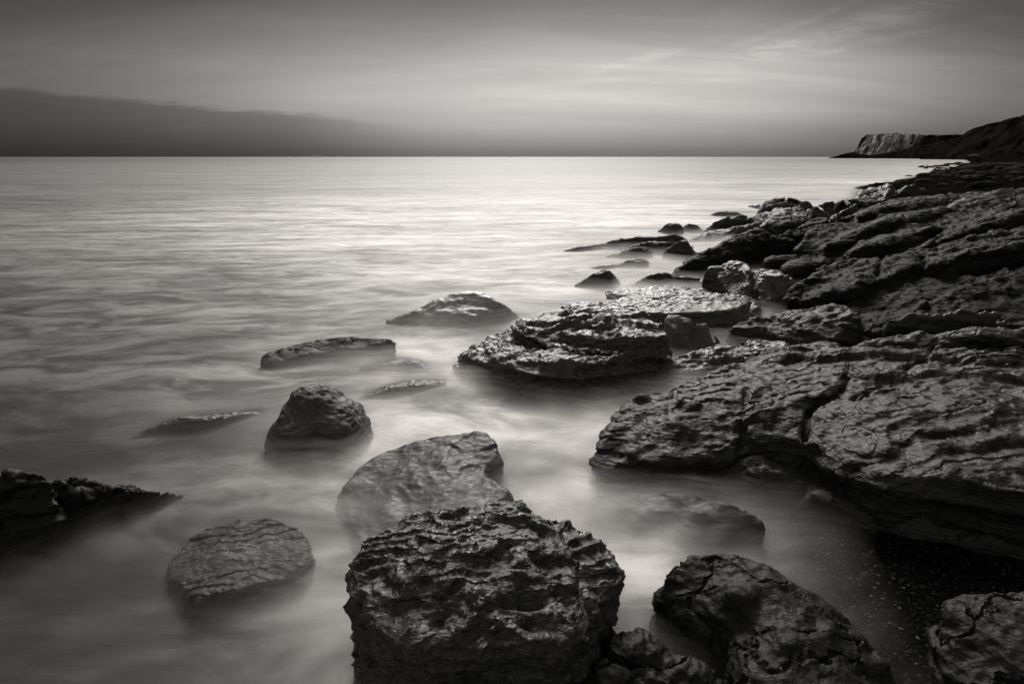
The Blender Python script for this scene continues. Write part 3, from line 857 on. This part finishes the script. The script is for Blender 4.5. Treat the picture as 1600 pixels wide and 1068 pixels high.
FR = [
 ('rock_slab', 'rock', 'long low slab like a spine, farthest out left of the far shore rocks', [(881, 391, .02), (902, 385, .09), (912, 384.5, .09), (933, 381, .10), (965, 374, .19), (1003, 370, .22), (1049, 367, .26), (1061, 362, .32), (1066, 371, .2)], [(882, 394, -.04), (930, 390, -.03), (980, 387, -.02), (1067, 379, -.02)], .35),
 ('rock_slab', 'rock', 'shorter rising slab between the long spine-like slab and the pointed block', [(970, 391, .04), (993, 383, .14), (1026, 376, .24), (1053, 375, .25)], [(972, 395, -.03), (1000, 394, -.02), (1053, 392, -.02)], .35),
 ('rock_slab', 'rock', 'low hooked slab in front of the shorter slab, left of the pointed block', [(946, 401, .02), (968, 395, .09), (982, 389, .16), (1009, 387, .19), (1018, 396, .06)], [(950, 404, -.03), (1017, 401, -.03)], .3),
 ('rock_slab', 'rock', 'flat thin slab nearly covered by mist, in front of the low hooked slab', [(919, 417, .02), (944, 413, .08), (965, 413, .05), (989, 406, .12), (1009, 405, .14), (1013, 411, .04)], [(921, 422, -.03), (965, 419, -.03), (1012, 415, -.03)], .3),
 ('boulder', 'boulder', 'pale-topped rock with a dark flank, nearest the viewer of the misty far rocks', [(898, 446, .02), (919, 432, .15), (939, 424, .23), (954, 422, .25), (964, 431, .12)], [(900, 450, -.03), (930, 449, -.02), (950, 444, .02), (966, 438, -.02)], .4),
 ('boulder', 'boulder', 'upright pointed block beside the right end of the long spine-like slab', [(1037, 394, .12), (1049, 381, .28), (1070, 373, .38), (1076, 376, .36), (1083, 391, .15)], [(1038, 398, .0), (1060, 402, -.02), (1084, 399, -.02)], .3),
 ('boulder', 'boulder', 'low rounded rock in the mist in front of the rounded nose of the long bed', [(979, 447, .02), (1003, 435, .13), (1017, 430, .18), (1035, 427, .21), (1049, 430, .18), (1070, 433, .17), (1095, 433, .18)], [(985, 452, -.03), (1040, 453, -.02), (1097, 449, .0)], .45),
 ('boulder', 'boulder', 'dark humped rock, left one of a pair behind the long spine-like slab', [(1026, 361, .02), (1042, 351, .21), (1056, 349, .26), (1067, 355, .12)], [(1027, 364, -.03), (1067, 363, -.03)], .4),
 ('boulder', 'boulder', 'dark humped rock, flatter right one of a pair behind the long spine-like slab', [(1065, 356, .05), (1073.5, 350.5, .19), (1089, 350.5, .19), (1095, 357, .03)], [(1066, 361, -.03), (1095, 360, -.03)], .4),
 ('boulder', 'boulder', 'flat-topped layered rock with a sheer right end behind the long sloping bed', [(1099, 361, .06), (1120, 345, .30), (1152, 337, .42), (1169, 335, .45), (1171, 341, .38)], [(1101, 365, -.02), (1145, 357, .1), (1171, 354, .12)], .5),
 ('rock_slab', 'rock', 'long slab rising from the mist under the flat-topped layered rock', [(1077, 376, .03), (1103, 363, .15), (1127, 356.5, .22), (1162, 354, .28), (1197, 344, .40)], [(1078, 380, -.03), (1119, 380, -.03), (1152, 371, .06), (1197, 353, .28)], .6),
 ('rock_slab', 'rock', 'faint thin slab in bright water beyond the flat-topped layered rock', [(1112, 336, .02), (1120, 330.5, .14), (1150, 331.5, .13), (1162, 336, .02)], [(1113, 338, -.05), (1162, 338, -.05)], .6),
 ('boulder', 'boulder', 'smooth wave-shaped back, farthest left of the farther shore rocks', [(1168, 321.5, .04), (1192, 317.5, .18), (1208, 309.5, .48), (1229, 307, .60), (1242, 313.5, .42)], [(1170, 324, -.05), (1200, 325, .02), (1242, 320, .2)], 1.0),
 ('boulder', 'boulder', 'lower dark back lying against the front of the smooth wave-shaped back', [(1184, 327, .2), (1211, 317.5, .40), (1227, 314.5, .48), (1244, 317.5, .42)], [(1187, 332, .0), (1215, 327, .2), (1244, 323, .3)], .5),
 ('boulder', 'boulder', 'small square rock touching the right end of the wave-shaped back', [(1243, 318, .45), (1255, 313, .56), (1263, 314, .54), (1268, 321, .38)], [(1244, 323, .32), (1268, 326, .3)], .5),
 ('rock_slab', 'rock', 'low pale slab in front of the lower dark back, washed by mist', [(1171, 337, .16), (1206, 330, .34), (1218, 324.5, .44), (1253, 321, .60)], [(1173, 345, .02), (1206, 340, .2), (1253, 331, .46)], .6),
 ('boulder', 'boulder', 'dark wedge rock with a lit left slope at the head of the shore shelf', [(1264, 329, .58), (1280, 319, .76), (1297, 312, .86), (1303, 313.5, .84)], [(1266, 334, .5), (1303, 326, .66)], .7),
 ('boulder', 'boulder', 'low dark rock running right from the dark wedge rock', [(1302, 316, .80), (1318, 311.5, .9), (1336, 308, .94)], [(1303, 325, .68), (1336, 322, .72)], .7),
 ('boulder', 'boulder', 'dark tilted slab with a sheer right end on the head of the shelf', [(1298, 341, .74), (1324, 323, .90), (1337, 319.5, .95), (1345, 331, .80)], [(1299, 347, .66), (1345, 335, .76)], .6),
 ('boulder', 'boulder', 'tall dark dome-shaped rock where the shelf meets the far beach', [(1334, 318, .80), (1345, 303, .92), (1369, 294, 1.0), (1381, 287.5, 1.12), (1390, 288.5, 1.12), (1397, 297, .98)], [(1336, 321, .76), (1370, 314, .82), (1398, 307, .88)], 1.2),
 ('boulder', 'boulder', 'long low dark rock just right of the dome-shaped rock', [(1396, 297, .98), (1416, 292, 1.06), (1435, 291, 1.07), (1446, 298, .95)], [(1398, 306, .86), (1446, 304, .86)], 1.0),
 ('boulder', 'boulder', 'tiny dark rock alone in the far shallows', [(1439, 260.5, .05), (1442, 257.5, .45), (1447, 257.5, .45), (1450, 260.5, .05)], [(1439, 261.6, -.1), (1450, 261.6, -.1)], 1.5),
]
for nm, ct, lab, cr_, ft_, bw_ in FR:
    dd_ = P(cr_[0][0], ft_[0][1], 0)[1]
    zz_ = max(p[2] for p in cr_)
    rock(nm, lab, ct, [ridge(cr_, ft_, bw=bw_, drop=zz_ * .55, base=-.3 if zz_ < .6 else -.1)], M_far, G, vox=max(.013, min(.0022 * dd_, .03)) if dd_ < 60 else .1,
         amp=.10 * zz_ + .012, freq=2.2, strata=.012, sfreq=12, smooth=1, terr=[(.4, .03)] if dd_ < 60 else ())

# ---------------------------------------------------------------- ground: sea bed, shingle beach, one sheet
SY = np.array([-4000, -200, -20, 0, 1.4, 2.0, 3, 5, 8, 12, 20, 36, 43.6, 66.7, 110, 188, 345, 500, 560, 620, 690, 730, 1500, 30000.])
SX = np.array([1500, 80, 6, 1.0, 1.1, 1.25, 1.9, 3.4, 4.6, 6.6, 11.5, 21.5, 28.5, 47, 82, 144, 262, 362, 382, 396, 390, 392, 1600, 32000.])


def shore(y):
    return np.interp(y, SY, SX)


def ground_z(x, y):
    s = x - shore(y)
    up = np.where(s > 0, .09 * s, .16 * s)
    z = np.where(s > 0, np.minimum(up, 1.9 + .004 * s), np.maximum(up, -.6 + .02 * s))
    far = np.clip(np.hypot(x, y) / 30, 0, 1)
    n_ = gnoise(np.stack([x * .9, y * .9, 0 * x], 1)) * .05 + gnoise(np.stack([x * .22, y * .22, 0 * x + 5], 1)) * .16 * far + gnoise(np.stack([x * .45, y * .12, 0 * x + 9], 1)) * .12 * far
    return np.maximum(z + n_ * (s > -.5), -30)


def axis(lo, hi, step, glo, ghi, ratio):
    c = list(np.arange(lo, hi, step))
    a, s = c[-1], step
    while a < ghi:
        s *= ratio
        a += s
        c.append(a)
    a, s = c[0], step
    left = []
    while a > glo:
        s *= ratio
        a -= s
        left.append(a)
    return np.array(left[::-1] + c)


gx = axis(.4, 4, .03, -9000, 26000, 1.028)
gy = axis(.6, 5, .03, -3000, 26000, 1.028)
GX, GY = np.meshgrid(gx, gy, indexing='ij')
gz = ground_z(GX.ravel(), GY.ravel())
gme = grid_mesh('ground', np.stack([GX.ravel(), GY.ravel(), gz], 1), len(gx), len(gy))
mg = bpy.data.materials.new('wet_shingle')
mg.use_nodes = True
mg.node_tree.nodes.clear()
g = NG(mg.node_tree)
pos = g.n('ShaderNodeNewGeometry').outputs['Position']
vo = g.n('ShaderNodeTexVoronoi')
g.L.new(pos, vo.inputs['Vector'])
vo.inputs['Scale'].default_value = 70
big = g.noise(pos, .35, 6, .6)
rnd = g.n('ShaderNodeSeparateColor')
g.L.new(vo.outputs['Color'], rnd.inputs[0])
f = g.m('MULTIPLY', g.ss(rnd.outputs[0], .8, 1.0), g.ss(big, .4, .6, .3, 1))
col = g.mix(f, warm(.004), warm(.03))
col = g.mix(g.ss(g.noise(pos, 1.5, 6, .7), .45, .65, 0, .5), col, warm(.002))
pb = g.n('ShaderNodeBsdfPrincipled')
g.L.new(col, pb.inputs['Base Color'])
pb.inputs['Roughness'].default_value = .7
pb.inputs['Specular IOR Level'].default_value = 0
bp = g.n('ShaderNodeBump')
bp.inputs['Strength'].default_value = .8
bp.inputs['Distance'].default_value = .012
g.L.new(g.m('SUBTRACT', 1.0, vo.outputs['Distance']), bp.inputs['Height'])
g.L.new(bp.outputs[0], pb.inputs['Normal'])
om = g.n('ShaderNodeOutputMaterial')
g.L.new(pb.outputs[0], om.inputs[0])
struct('ground', gme, mg)

# ---------------------------------------------------------------- water: depth over the rocks from their real shape
wx = axis(-2.6, 3.4, .022, -24000, 24000, 1.016)
wy = axis(.7, 6.2, .022, -60, 26000, 1.016)
nx, ny = len(wx), len(wy)
hmap = np.full((nx, ny), -9.0)
for pts in ROCKPTS:
    ix = np.clip(np.round(np.interp(pts[:, 0], wx, np.arange(nx))).astype(int), 0, nx - 1)
    iy = np.clip(np.round(np.interp(pts[:, 1], wy, np.arange(ny))).astype(int), 0, ny - 1)
    np.maximum.at(hmap, (ix, iy), pts[:, 2])
# close one-cell holes
pad = np.pad(hmap, 1, mode='edge')
mx = hmap.copy()
for a in (0, 1, 2):
    for b in (0, 1, 2):
        mx = np.maximum(mx, pad[a:a + nx, b:b + ny])
hmap = np.where(hmap < -1, mx, hmap)
WX, WY = np.meshgrid(wx, wy, indexing='ij')
gzw = ground_z(WX.ravel(), WY.ravel()).reshape(nx, ny)
hmap = np.maximum(hmap, gzw)


def box(a, r):
    for ax in (0, 1):
        p_ = np.pad(a, [(r + 1, r) if i == ax else (0, 0) for i in (0, 1)], mode='edge')
        c = np.cumsum(p_, axis=ax)
        n_ = a.shape[ax]
        a = (np.take(c, np.arange(2 * r + 1, 2 * r + 1 + n_), ax) - np.take(c, np.arange(0, n_), ax)) / (2 * r + 1)
    return a


rockm = (hmap > -.06).astype(float)
near = box(box(rockm, 14), 14)          # closeness to rock: where the swell breaks
near = np.clip(near * 1.6, 0, 1)
flat = np.stack([WX.ravel(), WY.ravel(), np.zeros(nx * ny)], 1)


def foam_and_shading(x, y):
    """how much foam the swell has churned up: thick in the channels and over the shoal, thin in the open water; corner darkening and lift for shaded water are painted in too"""
    f_ = .20 - .14 * np.clip((-.4 - x) / 1.2, 0, 1) * np.clip((4.5 - y) / 2, 0, 1) + .20 * np.clip((y - 3) / 9, 0, 1) - .20 * np.clip((y - 60) / 200, 0, 1)  # the near-left term paints corner darkening into the water colour
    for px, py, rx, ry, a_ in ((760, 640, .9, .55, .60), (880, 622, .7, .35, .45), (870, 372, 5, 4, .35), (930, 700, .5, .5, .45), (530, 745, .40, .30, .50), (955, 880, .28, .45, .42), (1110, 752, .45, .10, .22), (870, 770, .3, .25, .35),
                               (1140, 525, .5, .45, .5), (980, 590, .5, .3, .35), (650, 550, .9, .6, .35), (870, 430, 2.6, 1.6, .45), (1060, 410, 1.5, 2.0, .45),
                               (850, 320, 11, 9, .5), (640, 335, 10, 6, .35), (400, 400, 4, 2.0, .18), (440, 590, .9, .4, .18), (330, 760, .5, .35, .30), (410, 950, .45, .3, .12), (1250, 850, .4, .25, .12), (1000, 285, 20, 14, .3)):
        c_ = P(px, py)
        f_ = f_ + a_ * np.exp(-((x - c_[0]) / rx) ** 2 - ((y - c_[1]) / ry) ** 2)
    f_ = f_ * (1 - .58 * np.clip((-x / np.maximum(y, .5) - .30) / .6, 0, 1))  # falloff towards the left edge, painted into the water colour
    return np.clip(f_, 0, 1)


def clipsoft(level, w_, r=2):
    """how deep the rock lies under this level, softened as by the moving swell"""
    d = np.clip((level - hmap) / w_, 0, 1)
    d = d * d * (3 - 2 * d)
    return box(box(d, r), r)


def water_material(name, foam_lo, foam_hi, rough, sheet=False, thr=(.3, .7)):
    m = bpy.data.materials.new(name)
    m.use_nodes = True
    m.node_tree.nodes.clear()
    g = NG(m.node_tree)
    pos = g.n('ShaderNodeNewGeometry').outputs['Position']
    at = g.n('ShaderNodeAttribute', attribute_name='cover')
    an = g.n('ShaderNodeAttribute', attribute_name='near')
    # long streaks drawn by the swell, parallel to the waves, wisps near the rocks
    wz = g.n('ShaderNodeTexNoise')
    g.L.new(g.map(pos, scale=(.5, .8, 1)), wz.inputs['Vector'])
    wz.inputs['Scale'].default_value = .8
    wz.inputs['Detail'].default_value = 3
    wp = g.vm('ADD', pos, g.vm('MULTIPLY', g.vm('SUBTRACT', wz.outputs['Color'], (.5, .5, .5)), (1.2, 1.2, 0)))
    s1 = g.noise(g.map(wp, rot=(0, 0, R(-12)), scale=(.35, 1.6, 1)), 1.1, 5, .62, dist=.3)
    s2 = g.noise(g.map(wp, rot=(0, 0, R(8)), scale=(.06, .25, 1)), .9, 5, .62)
    s3 = g.noise(g.map(wp, loc=(4, 2, 0), rot=(0, 0, R(-30)), scale=(1.0, 3.2, 1)), 2.2, 4, .6, dist=.5)
    f = g.m('ADD', g.m('MULTIPLY', s1, .42), g.m('ADD', g.m('MULTIPLY', s2, .30), g.m('MULTIPLY', s3, .28)))
    s4 = g.noise(g.map(wp, loc=(7, 1, 0), rot=(0, 0, R(18)), scale=(1.0, 1.9, 1)), 1.5, 6, .60, dist=.5)
    sy = g.n('ShaderNodeSeparateXYZ')
    g.L.new(pos, sy.inputs[0])
    kf = g.ss(sy.outputs[1], 5, 40)
    kn = g.ss(sy.outputs[1], 3, 12, 1.0, 0.0)
    f = g.m('ADD', f, g.m('MULTIPLY', g.m('MULTIPLY', g.m('SUBTRACT', s4, .5), .66), kn))
    f = g.ss(f, g.m('SUBTRACT', thr[0], g.m('MULTIPLY', kf, .08)), g.m('ADD', thr[1], g.m('MULTIPLY', kf, .08)))
    af = g.n('ShaderNodeAttribute', attribute_name='foam_and_shade')
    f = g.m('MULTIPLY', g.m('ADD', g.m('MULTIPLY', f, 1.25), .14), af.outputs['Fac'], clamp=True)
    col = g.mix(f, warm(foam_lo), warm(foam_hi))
    pb = g.n('ShaderNodeBsdfPrincipled')
    g.L.new(col, pb.inputs['Base Color'])
    g.put(pb.inputs['Roughness'], g.ss(f, 0, 1, rough[0], rough[1]))
    pb.inputs['IOR'].default_value = 1.33
    bp = g.n('ShaderNodeBump')
    bp.inputs['Strength'].default_value = .25
    bp.inputs['Distance'].default_value = .05
    g.L.new(s1, bp.inputs['Height'])
    g.L.new(bp.outputs[0], pb.inputs['Normal'])
    tr = g.n('ShaderNodeBsdfTransparent')
    mx_ = g.n('ShaderNodeMixShader')
    al = at.outputs['Fac']
    if sheet:
        al = g.m('MULTIPLY', al, g.ss(g.m('ADD', g.m('MULTIPLY', s3, .5), g.m('MULTIPLY', s1, .5)), .36, .66, .35, 1.0))
    g.L.new(al, mx_.inputs[0])
    g.L.new(tr.outputs[0], mx_.inputs[1])
    g.L.new(pb.outputs[0], mx_.inputs[2])
    om = g.n('ShaderNodeOutputMaterial')
    g.L.new(mx_.outputs[0], om.inputs[0])
    return m


mw = water_material('silky_sea_water', .010, .82, (.58, .75), thr=(.37, .65))
wme = grid_mesh('sea', flat, nx, ny)
depth = box(np.clip(-hmap, 0, 2), 2)
set_attr(wme, 'cover', (1 - np.exp(-depth / .055)).ravel())
set_attr(wme, 'near', near.ravel())
# broken water round the rocks, painted whiter to offset their shade, less in the left corner
wrap_shade_lift = near * np.clip((WX + 1.7) / 1.2, .05, 1) * np.clip((WY - .9) / 1.2, .25, 1) * np.clip((shore(WY) - .1 - WX) / .5, 0, 1)
foam_and_shade = np.clip(foam_and_shading(WX, WY) + .42 * wrap_shade_lift, 0, 1)
set_attr(wme, 'foam_and_shade', foam_and_shade.ravel())
struct('sea_water', wme, mw)

# the swell drawn out by the long exposure: thin veils standing above the mean level round the rocks
selx = np.where((wx > -14) & (wx < 22))[0]
sely = np.where((wy > -1) & (wy < 42))[0]
sx0, sx1, sy0, sy1 = selx[0], selx[-1] + 1, sely[0], sely[-1] + 1
mv = water_material('blurred_surf', .06, .85, (.5, .7), True)
vv = []
seaward = np.clip((shore(WY) + .3 - WX) / 1.5, 0, 1)
for k, (lv, al) in enumerate([(.020, .42), (.044, .36), (.072, .29), (.104, .21), (.142, .14)]):
    sub = (slice(sx0, sx1), slice(sy0, sy1))
    nz = gnoise(np.stack([WX[sub].ravel() * .9, WY[sub].ravel() * 1.6, np.full(WX[sub].size, k * 3.7)], 1)).reshape(WX[sub].shape)
    co = np.stack([WX[sub].ravel(), WY[sub].ravel(), (lv + nz * .012 * (k + 1) / 3).ravel()], 1)
    lim = near[sub] ** (1 + .35 * k)
    dist_f = np.clip(1.3 - np.hypot(WX, WY)[sub] / 40, 0, 1)
    c = clipsoft(lv + 0 * hmap, .035, 2)[sub] * al * np.clip(lim * 1.6, 0, 1) * dist_f * seaward[sub]
    c[0, :] = c[-1, :] = 0
    c[:, 0] = c[:, -1] = 0
    me = grid_mesh('surf_mist', co, sx1 - sx0, sy1 - sy0, c.ravel() > .004)
    set_attr(me, 'cover', c.ravel())
    set_attr(me, 'near', near[sub].ravel())
    set_attr(me, 'foam_and_shade', np.clip(foam_and_shade[sub] * 1.15 + .08, 0, 1).ravel())
    vv.append(me)
    o_ = struct('surf_mist', me, mv, 'stuff')

# ---------------------------------------------------------------- far headland and the hills behind the beach
def relief(name, sky_px, dist, toe, mat, depth_back, face=.35, seed=0, rough=2.0, n_u=260, n_v=60, side=(-.75, -.66)):
    """hill whose skyline passes through the listed pixels, standing `dist` metres off, with a real slope in front and land behind"""
    xs = np.array([p[0] for p in sky_px])
    us = np.linspace(xs[0], xs[-1], n_u)
    hy = np.interp(us, xs, [p[1] for p in sky_px])
    dd = np.interp(us, xs, [p[2] for p in sky_px])
    co = []
    for u, y, D in zip(us, hy, dd):
        c = PD(u, y, D)
        fr = c[:2] / np.linalg.norm(c[:2])
        tdir = np.array(side) / np.linalg.norm(side)
        hgt = max(c[2], .5)
        for v in np.linspace(0, 1, n_v):
            if v < .6:
                s = v / .6
                p = c[:2] + tdir * hgt * face * (1 - s)
                z = -1 + (hgt + 1) * (s ** toe)
            else:
                s = (v - .6) / .4
                p = c[:2] + fr * depth_back * s
                z = hgt * (1 - .9 * s ** 2) + (-1) * s
            co.append((p[0], p[1], z))
    co = np.array(co)
    q = co * np.array([1, 1, .6]) / 14.0 + seed
    hfac = np.clip(co[:, 2] / 4, 0, 1)
    d = (fbm(q, 5, .55, True) - .2) * rough * hfac
    co[:, 0] += d * -.6
    co[:, 1] += d * -.6
    co[:, 2] += fbm(q * 1.7 + 3, 4) * rough * .35 * hfac
    return grid_mesh(name, co, n_u, n_v)


def land_mat(name, lo, hi, scale, detail_stretch=(1, 1, 1), bump=.6, cliff=False):
    m = bpy.data.materials.new(name)
    m.use_nodes = True
    m.node_tree.nodes.clear()
    g = NG(m.node_tree)
    pos = g.n('ShaderNodeNewGeometry').outputs['Position']
    n_ = g.noise(g.map(pos, scale=detail_stretch), scale, 8, .65, dist=.4)
    col = g.mix(g.ss(n_, .36, .62), warm(lo), warm(hi))
    if cliff:                      # scrub on the flat top and on the far end; bare stone only on the broken middle of the face
        sn = g.n('ShaderNodeSeparateXYZ')
        g.L.new(g.n('ShaderNodeNewGeometry').outputs['Normal'], sn.inputs[0])
        sy = g.n('ShaderNodeSeparateXYZ')
        g.L.new(pos, sy.inputs[0])
        wobb = g.m('MULTIPLY', g.m('SUBTRACT', g.noise(pos, .05, 4, .6), .5), 60)
        yy = g.m('ADD', sy.outputs[1], wobb)
        bare = g.m('MULTIPLY', g.ss(yy, 630, 668), g.ss(yy, 722, 732, 1.0, 0.0))
        patch = g.ss(g.noise(pos, .045, 4, .6), .56, .62)
        bare = g.m('MAXIMUM', bare, g.m('MULTIPLY', patch, .6))
        bare = g.m('MULTIPLY', bare, g.ss(sn.outputs[2], .45, .75, 1.0, .1))
        col = g.mix(bare, warm(.012), col)
    pb = g.n('ShaderNodeBsdfPrincipled')
    g.L.new(col, pb.inputs['Base Color'])
    pb.inputs['Roughness'].default_value = .9
    pb.inputs['Specular IOR Level'].default_value = 0
    bp = g.n('ShaderNodeBump')
    bp.inputs['Strength'].default_value = bump
    bp.inputs['Distance'].default_value = 2
    g.L.new(n_, bp.inputs['Height'])
    g.L.new(bp.outputs[0], pb.inputs['Normal'])
    om = g.n('ShaderNodeOutputMaterial')
    g.L.new(pb.outputs[0], om.inputs[0])
    return m


Mchalk = land_mat('pale_cliff', .10, .50, .12, (1, 1, .22), 1.0, True)
Mscrub = land_mat('dark_scrub', .003, .014, .12)
hl = relief('headland', [(1330, 246, 760), (1338, 236, 755), (1343, 226, 745), (1348, 216, 735), (1356, 211, 725), (1380, 209.5, 700), (1400, 209, 680), (1430, 211, 655), (1470, 211, 625), (1505, 210, 600), (1700, 205, 560)],
            0, 1.0, Mchalk, 200, .30, 2, 9.0, 300, 70, side=(-1, -.12))
struct('headland', hl, Mchalk)
sh = relief('headland_foot', [(1294, 247, 700), (1308, 243.5, 690), (1322, 240, 680), (1334, 237, 675), (1342, 240, 665), (1360, 243, 640), (1385, 239, 615), (1410, 234, 590), (1440, 228, 560), (1470, 221, 535), (1500, 214, 510), (1530, 205, 500), (1800, 190, 470)],
            0, 1.2, Mscrub, 90, 1.2, 9, 3.0)
struct('headland_slope', sh, Mscrub)
h2 = relief('hill', [(1440, 243, 420), (1490, 222, 400), (1500, 213, 395), (1515, 203, 390), (1535, 196, 380), (1560, 191, 370), (1580, 185, 360), (1600, 180, 350), (1700, 160, 300), (1900, 120, 220), (2400, 40, 140), (3200, -150, 100)],
            0, 1.1, Mscrub, 120, 1.1, 5, 5.0, 320, 60)
struct('hill', h2, Mscrub)
print('verts', sum(len(o.data.vertices) for o in bpy.data.objects if o.type == 'MESH'))


def ship():
    root = bpy.data.objects.new('ship', None)
    c = PD(495, 246, 12000)
    root.location = (c[0], c[1], 0)
    sc.collection.objects.link(root)
    root['label'] = 'tiny pale ship far out on the horizon left of centre'
    root['category'] = 'ship'

    def part(name, boxes, mat):
        V, Fc = [], []
        for x0, x1, y0, y1, z0, z1, tp in boxes:
            o_ = len(V)
            for z_, k in ((z0, tp), (z1, 1)):
                for x_, y_ in ((x0 * k, y0), (x1 * k, y0), (x1 * k, y1), (x0 * k, y1)):
                    V.append((x_, y_, z_))
            Fc += [tuple(o_ + i for i in q) for q in ((3, 2, 1, 0), (4, 5, 6, 7), (0, 1, 5, 4), (1, 2, 6, 5), (2, 3, 7, 6), (3, 0, 4, 7))]
        me = new_mesh(name, V, Fc)
        me.materials.append(mat)
        ob = bpy.data.objects.new(name, me)
        ob.parent = root
        sc.collection.objects.link(ob)
    mm = []
    for nm, v in (('ship_hull_paint', .6), ('ship_house_paint', .85)):
        m_ = bpy.data.materials.new(nm)
        m_.use_nodes = True
        m_.node_tree.nodes['Principled BSDF'].inputs['Base Color'].default_value = warm(v)
        mm.append(m_)
    part('hull', [(-95, 95, -14, 14, -2, 16, .9)], mm[0])
    part('superstructure', [(-80, -55, -12, 12, 16, 38, 1), (-77, -60, -9, 9, 38, 43, 1)], mm[1])
    part('funnel', [(-52, -46, -3, 3, 16, 38, 1)], mm[0])
    part('cargo', [(-40, 10, -12, 12, 16, 25, 1), (16, 70, -12, 12, 16, 22, 1)], mm[1])


ship()

# ---------------------------------------------------------------- stones on the far beach and shingle in the corner
def stone_mesh(name, n, seed):
    rs = np.random.RandomState(seed)
    V, Fc = lump((0, 0, 0), 0, 0, 1, .8, .5, power=2.4)
    V = V * (1 + .28 * fbm(V * 1.3 + seed * 7, 3)[:, None])
    me = new_mesh(name, V, Fc)
    me.polygons.foreach_set('use_smooth', np.ones(len(me.polygons), bool))
    return me


Mst = rock_mat('beach_stone', .008, .025, (.8, 1.0), .03, 3, .0, 0, spec=.02)
Mpale = land_mat('pale_stone', .08, .2, 3.0)
protos = [stone_mesh('boulder', 1, k) for k in range(4)]
for m_ in protos:
    m_.materials.append(Mst)
rs = np.random.RandomState(3)
spots = [(1384, 284, .35), (1370, 287, .3), (1356, 291, .35), (1345, 294, .3), (1420, 276, .4), (1440, 272, .4), (1446, 264, .6), (1452, 262.5, .9), (1462, 262, .6), (1470, 260.5, 1.1), (1478, 259, .7), (1486, 257.5, 1.2), (1498, 255.5, 1.2)]
for i in range(190):
    v_ = rs.rand() ** 1.3
    spots.append((rs.uniform(1395 + (290 - (256 + 34 * v_)) * 2.6, 1605), 256 + 34 * v_, .2 + .9 * rs.rand() ** 3))
for i, (px, py, sz) in enumerate(spots):
    c = P(px, py)
    for _ in range(6):                       # slide along the ray to the sloping beach
        zz = float(ground_z(np.array([c[0]]), np.array([c[1]]))[0])
        zz = min(max(zz, -.05), 1.3)
        c = P(px, py, zz)
    o_ = bpy.data.objects.new('boulder', protos[i % 4])
    k_ = sz * min(1.0, c[1] / 60)
    o_.location = (c[0], c[1], zz - .05 * k_)
    o_.scale = (k_ * rs.uniform(.7, 1.5), k_ * rs.uniform(.6, 1.1), k_ * rs.uniform(.6, 1.1))
    o_.rotation_euler = (0, 0, rs.uniform(0, 6.3))
    sc.collection.objects.link(o_)
    o_['label'] = 'small dark stone lying scattered on the far beach or in its shallows'
    o_['category'] = 'stone'
    o_['group'] = 'small dark stones scattered over the far beach'
for nm, lab, px, py, dep, sz, mt in (('boulder', 'pale block at the back of the far beach below the hill', 1522, 243, 150, (1.2, .8, .55), Mpale),
                                      ('boulder', 'dark upright stone on the far beach just below the pale block', 1528, 249, 120, (.55, .5, 1.0), Mst)):
    me = stone_mesh(nm, 1, 11)
    me.materials.append(mt)
    o_ = bpy.data.objects.new(nm, me)
    o_.location = PD(px, py, dep)
    o_.scale = sz
    sc.collection.objects.link(o_)
    o_['label'] = lab
    o_['category'] = 'stone'

# loose pebbles on the wet shingle in the bottom right corner
base_v, base_f = lump((0, 0, 0), 0, 0, 1, .8, .55, power=2.2)
ico = bpy.data.meshes.new('t')
import bmesh
bm = bmesh.new()
bmesh.ops.create_icosphere(bm, subdivisions=2, radius=1)
bv = np.array([v.co[:] for v in bm.verts])
bf = np.array([[v.index for v in f.verts] for f in bm.faces])
bm.free()
N = 11000
pxs = rs.uniform(.75, 4.6, N)
pys = rs.uniform(.9, 4.4, N)
keep = pxs > shore(pys) + .02
pxs, pys = pxs[keep], pys[keep]
N = len(pxs)
szs = .002 + .006 * rs.rand(N) ** 4
zs = ground_z(pxs, pys)
an = rs.uniform(0, 6.3, N)
sv = bv[None] * np.stack([szs * rs.uniform(.9, 1.5, N), szs, szs * .6], 1)[:, None, :]
ca, sa = np.cos(an)[:, None], np.sin(an)[:, None]
vx = sv[..., 0] * ca - sv[..., 1] * sa + pxs[:, None]
vy = sv[..., 0] * sa + sv[..., 1] * ca + pys[:, None]
vz = sv[..., 2] + zs[:, None] + (szs * .3)[:, None]
co = np.stack([vx, vy, vz], 2).reshape(-1, 3)
fc = (bf[None] + (np.arange(N) * len(bv))[:, None, None]).reshape(-1, 3)
me = bpy.data.meshes.new('pebbles')
me.vertices.add(len(co))
me.vertices.foreach_set('co', co.astype(np.float32).ravel())
me.loops.add(fc.size)
me.loops.foreach_set('vertex_index', fc.astype(np.int32).ravel())
me.polygons.add(len(fc))
me.polygons.foreach_set('loop_start', (np.arange(len(fc)) * 3).astype(np.int32))
me.update(calc_edges=True)
me.polygons.foreach_set('use_smooth', np.ones(len(fc), bool))
mp = bpy.data.materials.new('pebble_stone')
mp.use_nodes = True
g = NG(mp.node_tree)
gn_ = g.n('ShaderNodeNewGeometry')
g.L.new(g.mix(g.m('POWER', gn_.outputs['Random Per Island'], 3.0), warm(.003), warm(.022)), mp.node_tree.nodes['Principled BSDF'].inputs['Base Color'])
mp.node_tree.nodes['Principled BSDF'].inputs['Roughness'].default_value = .7
struct('pebbles', me, mp, 'stuff')
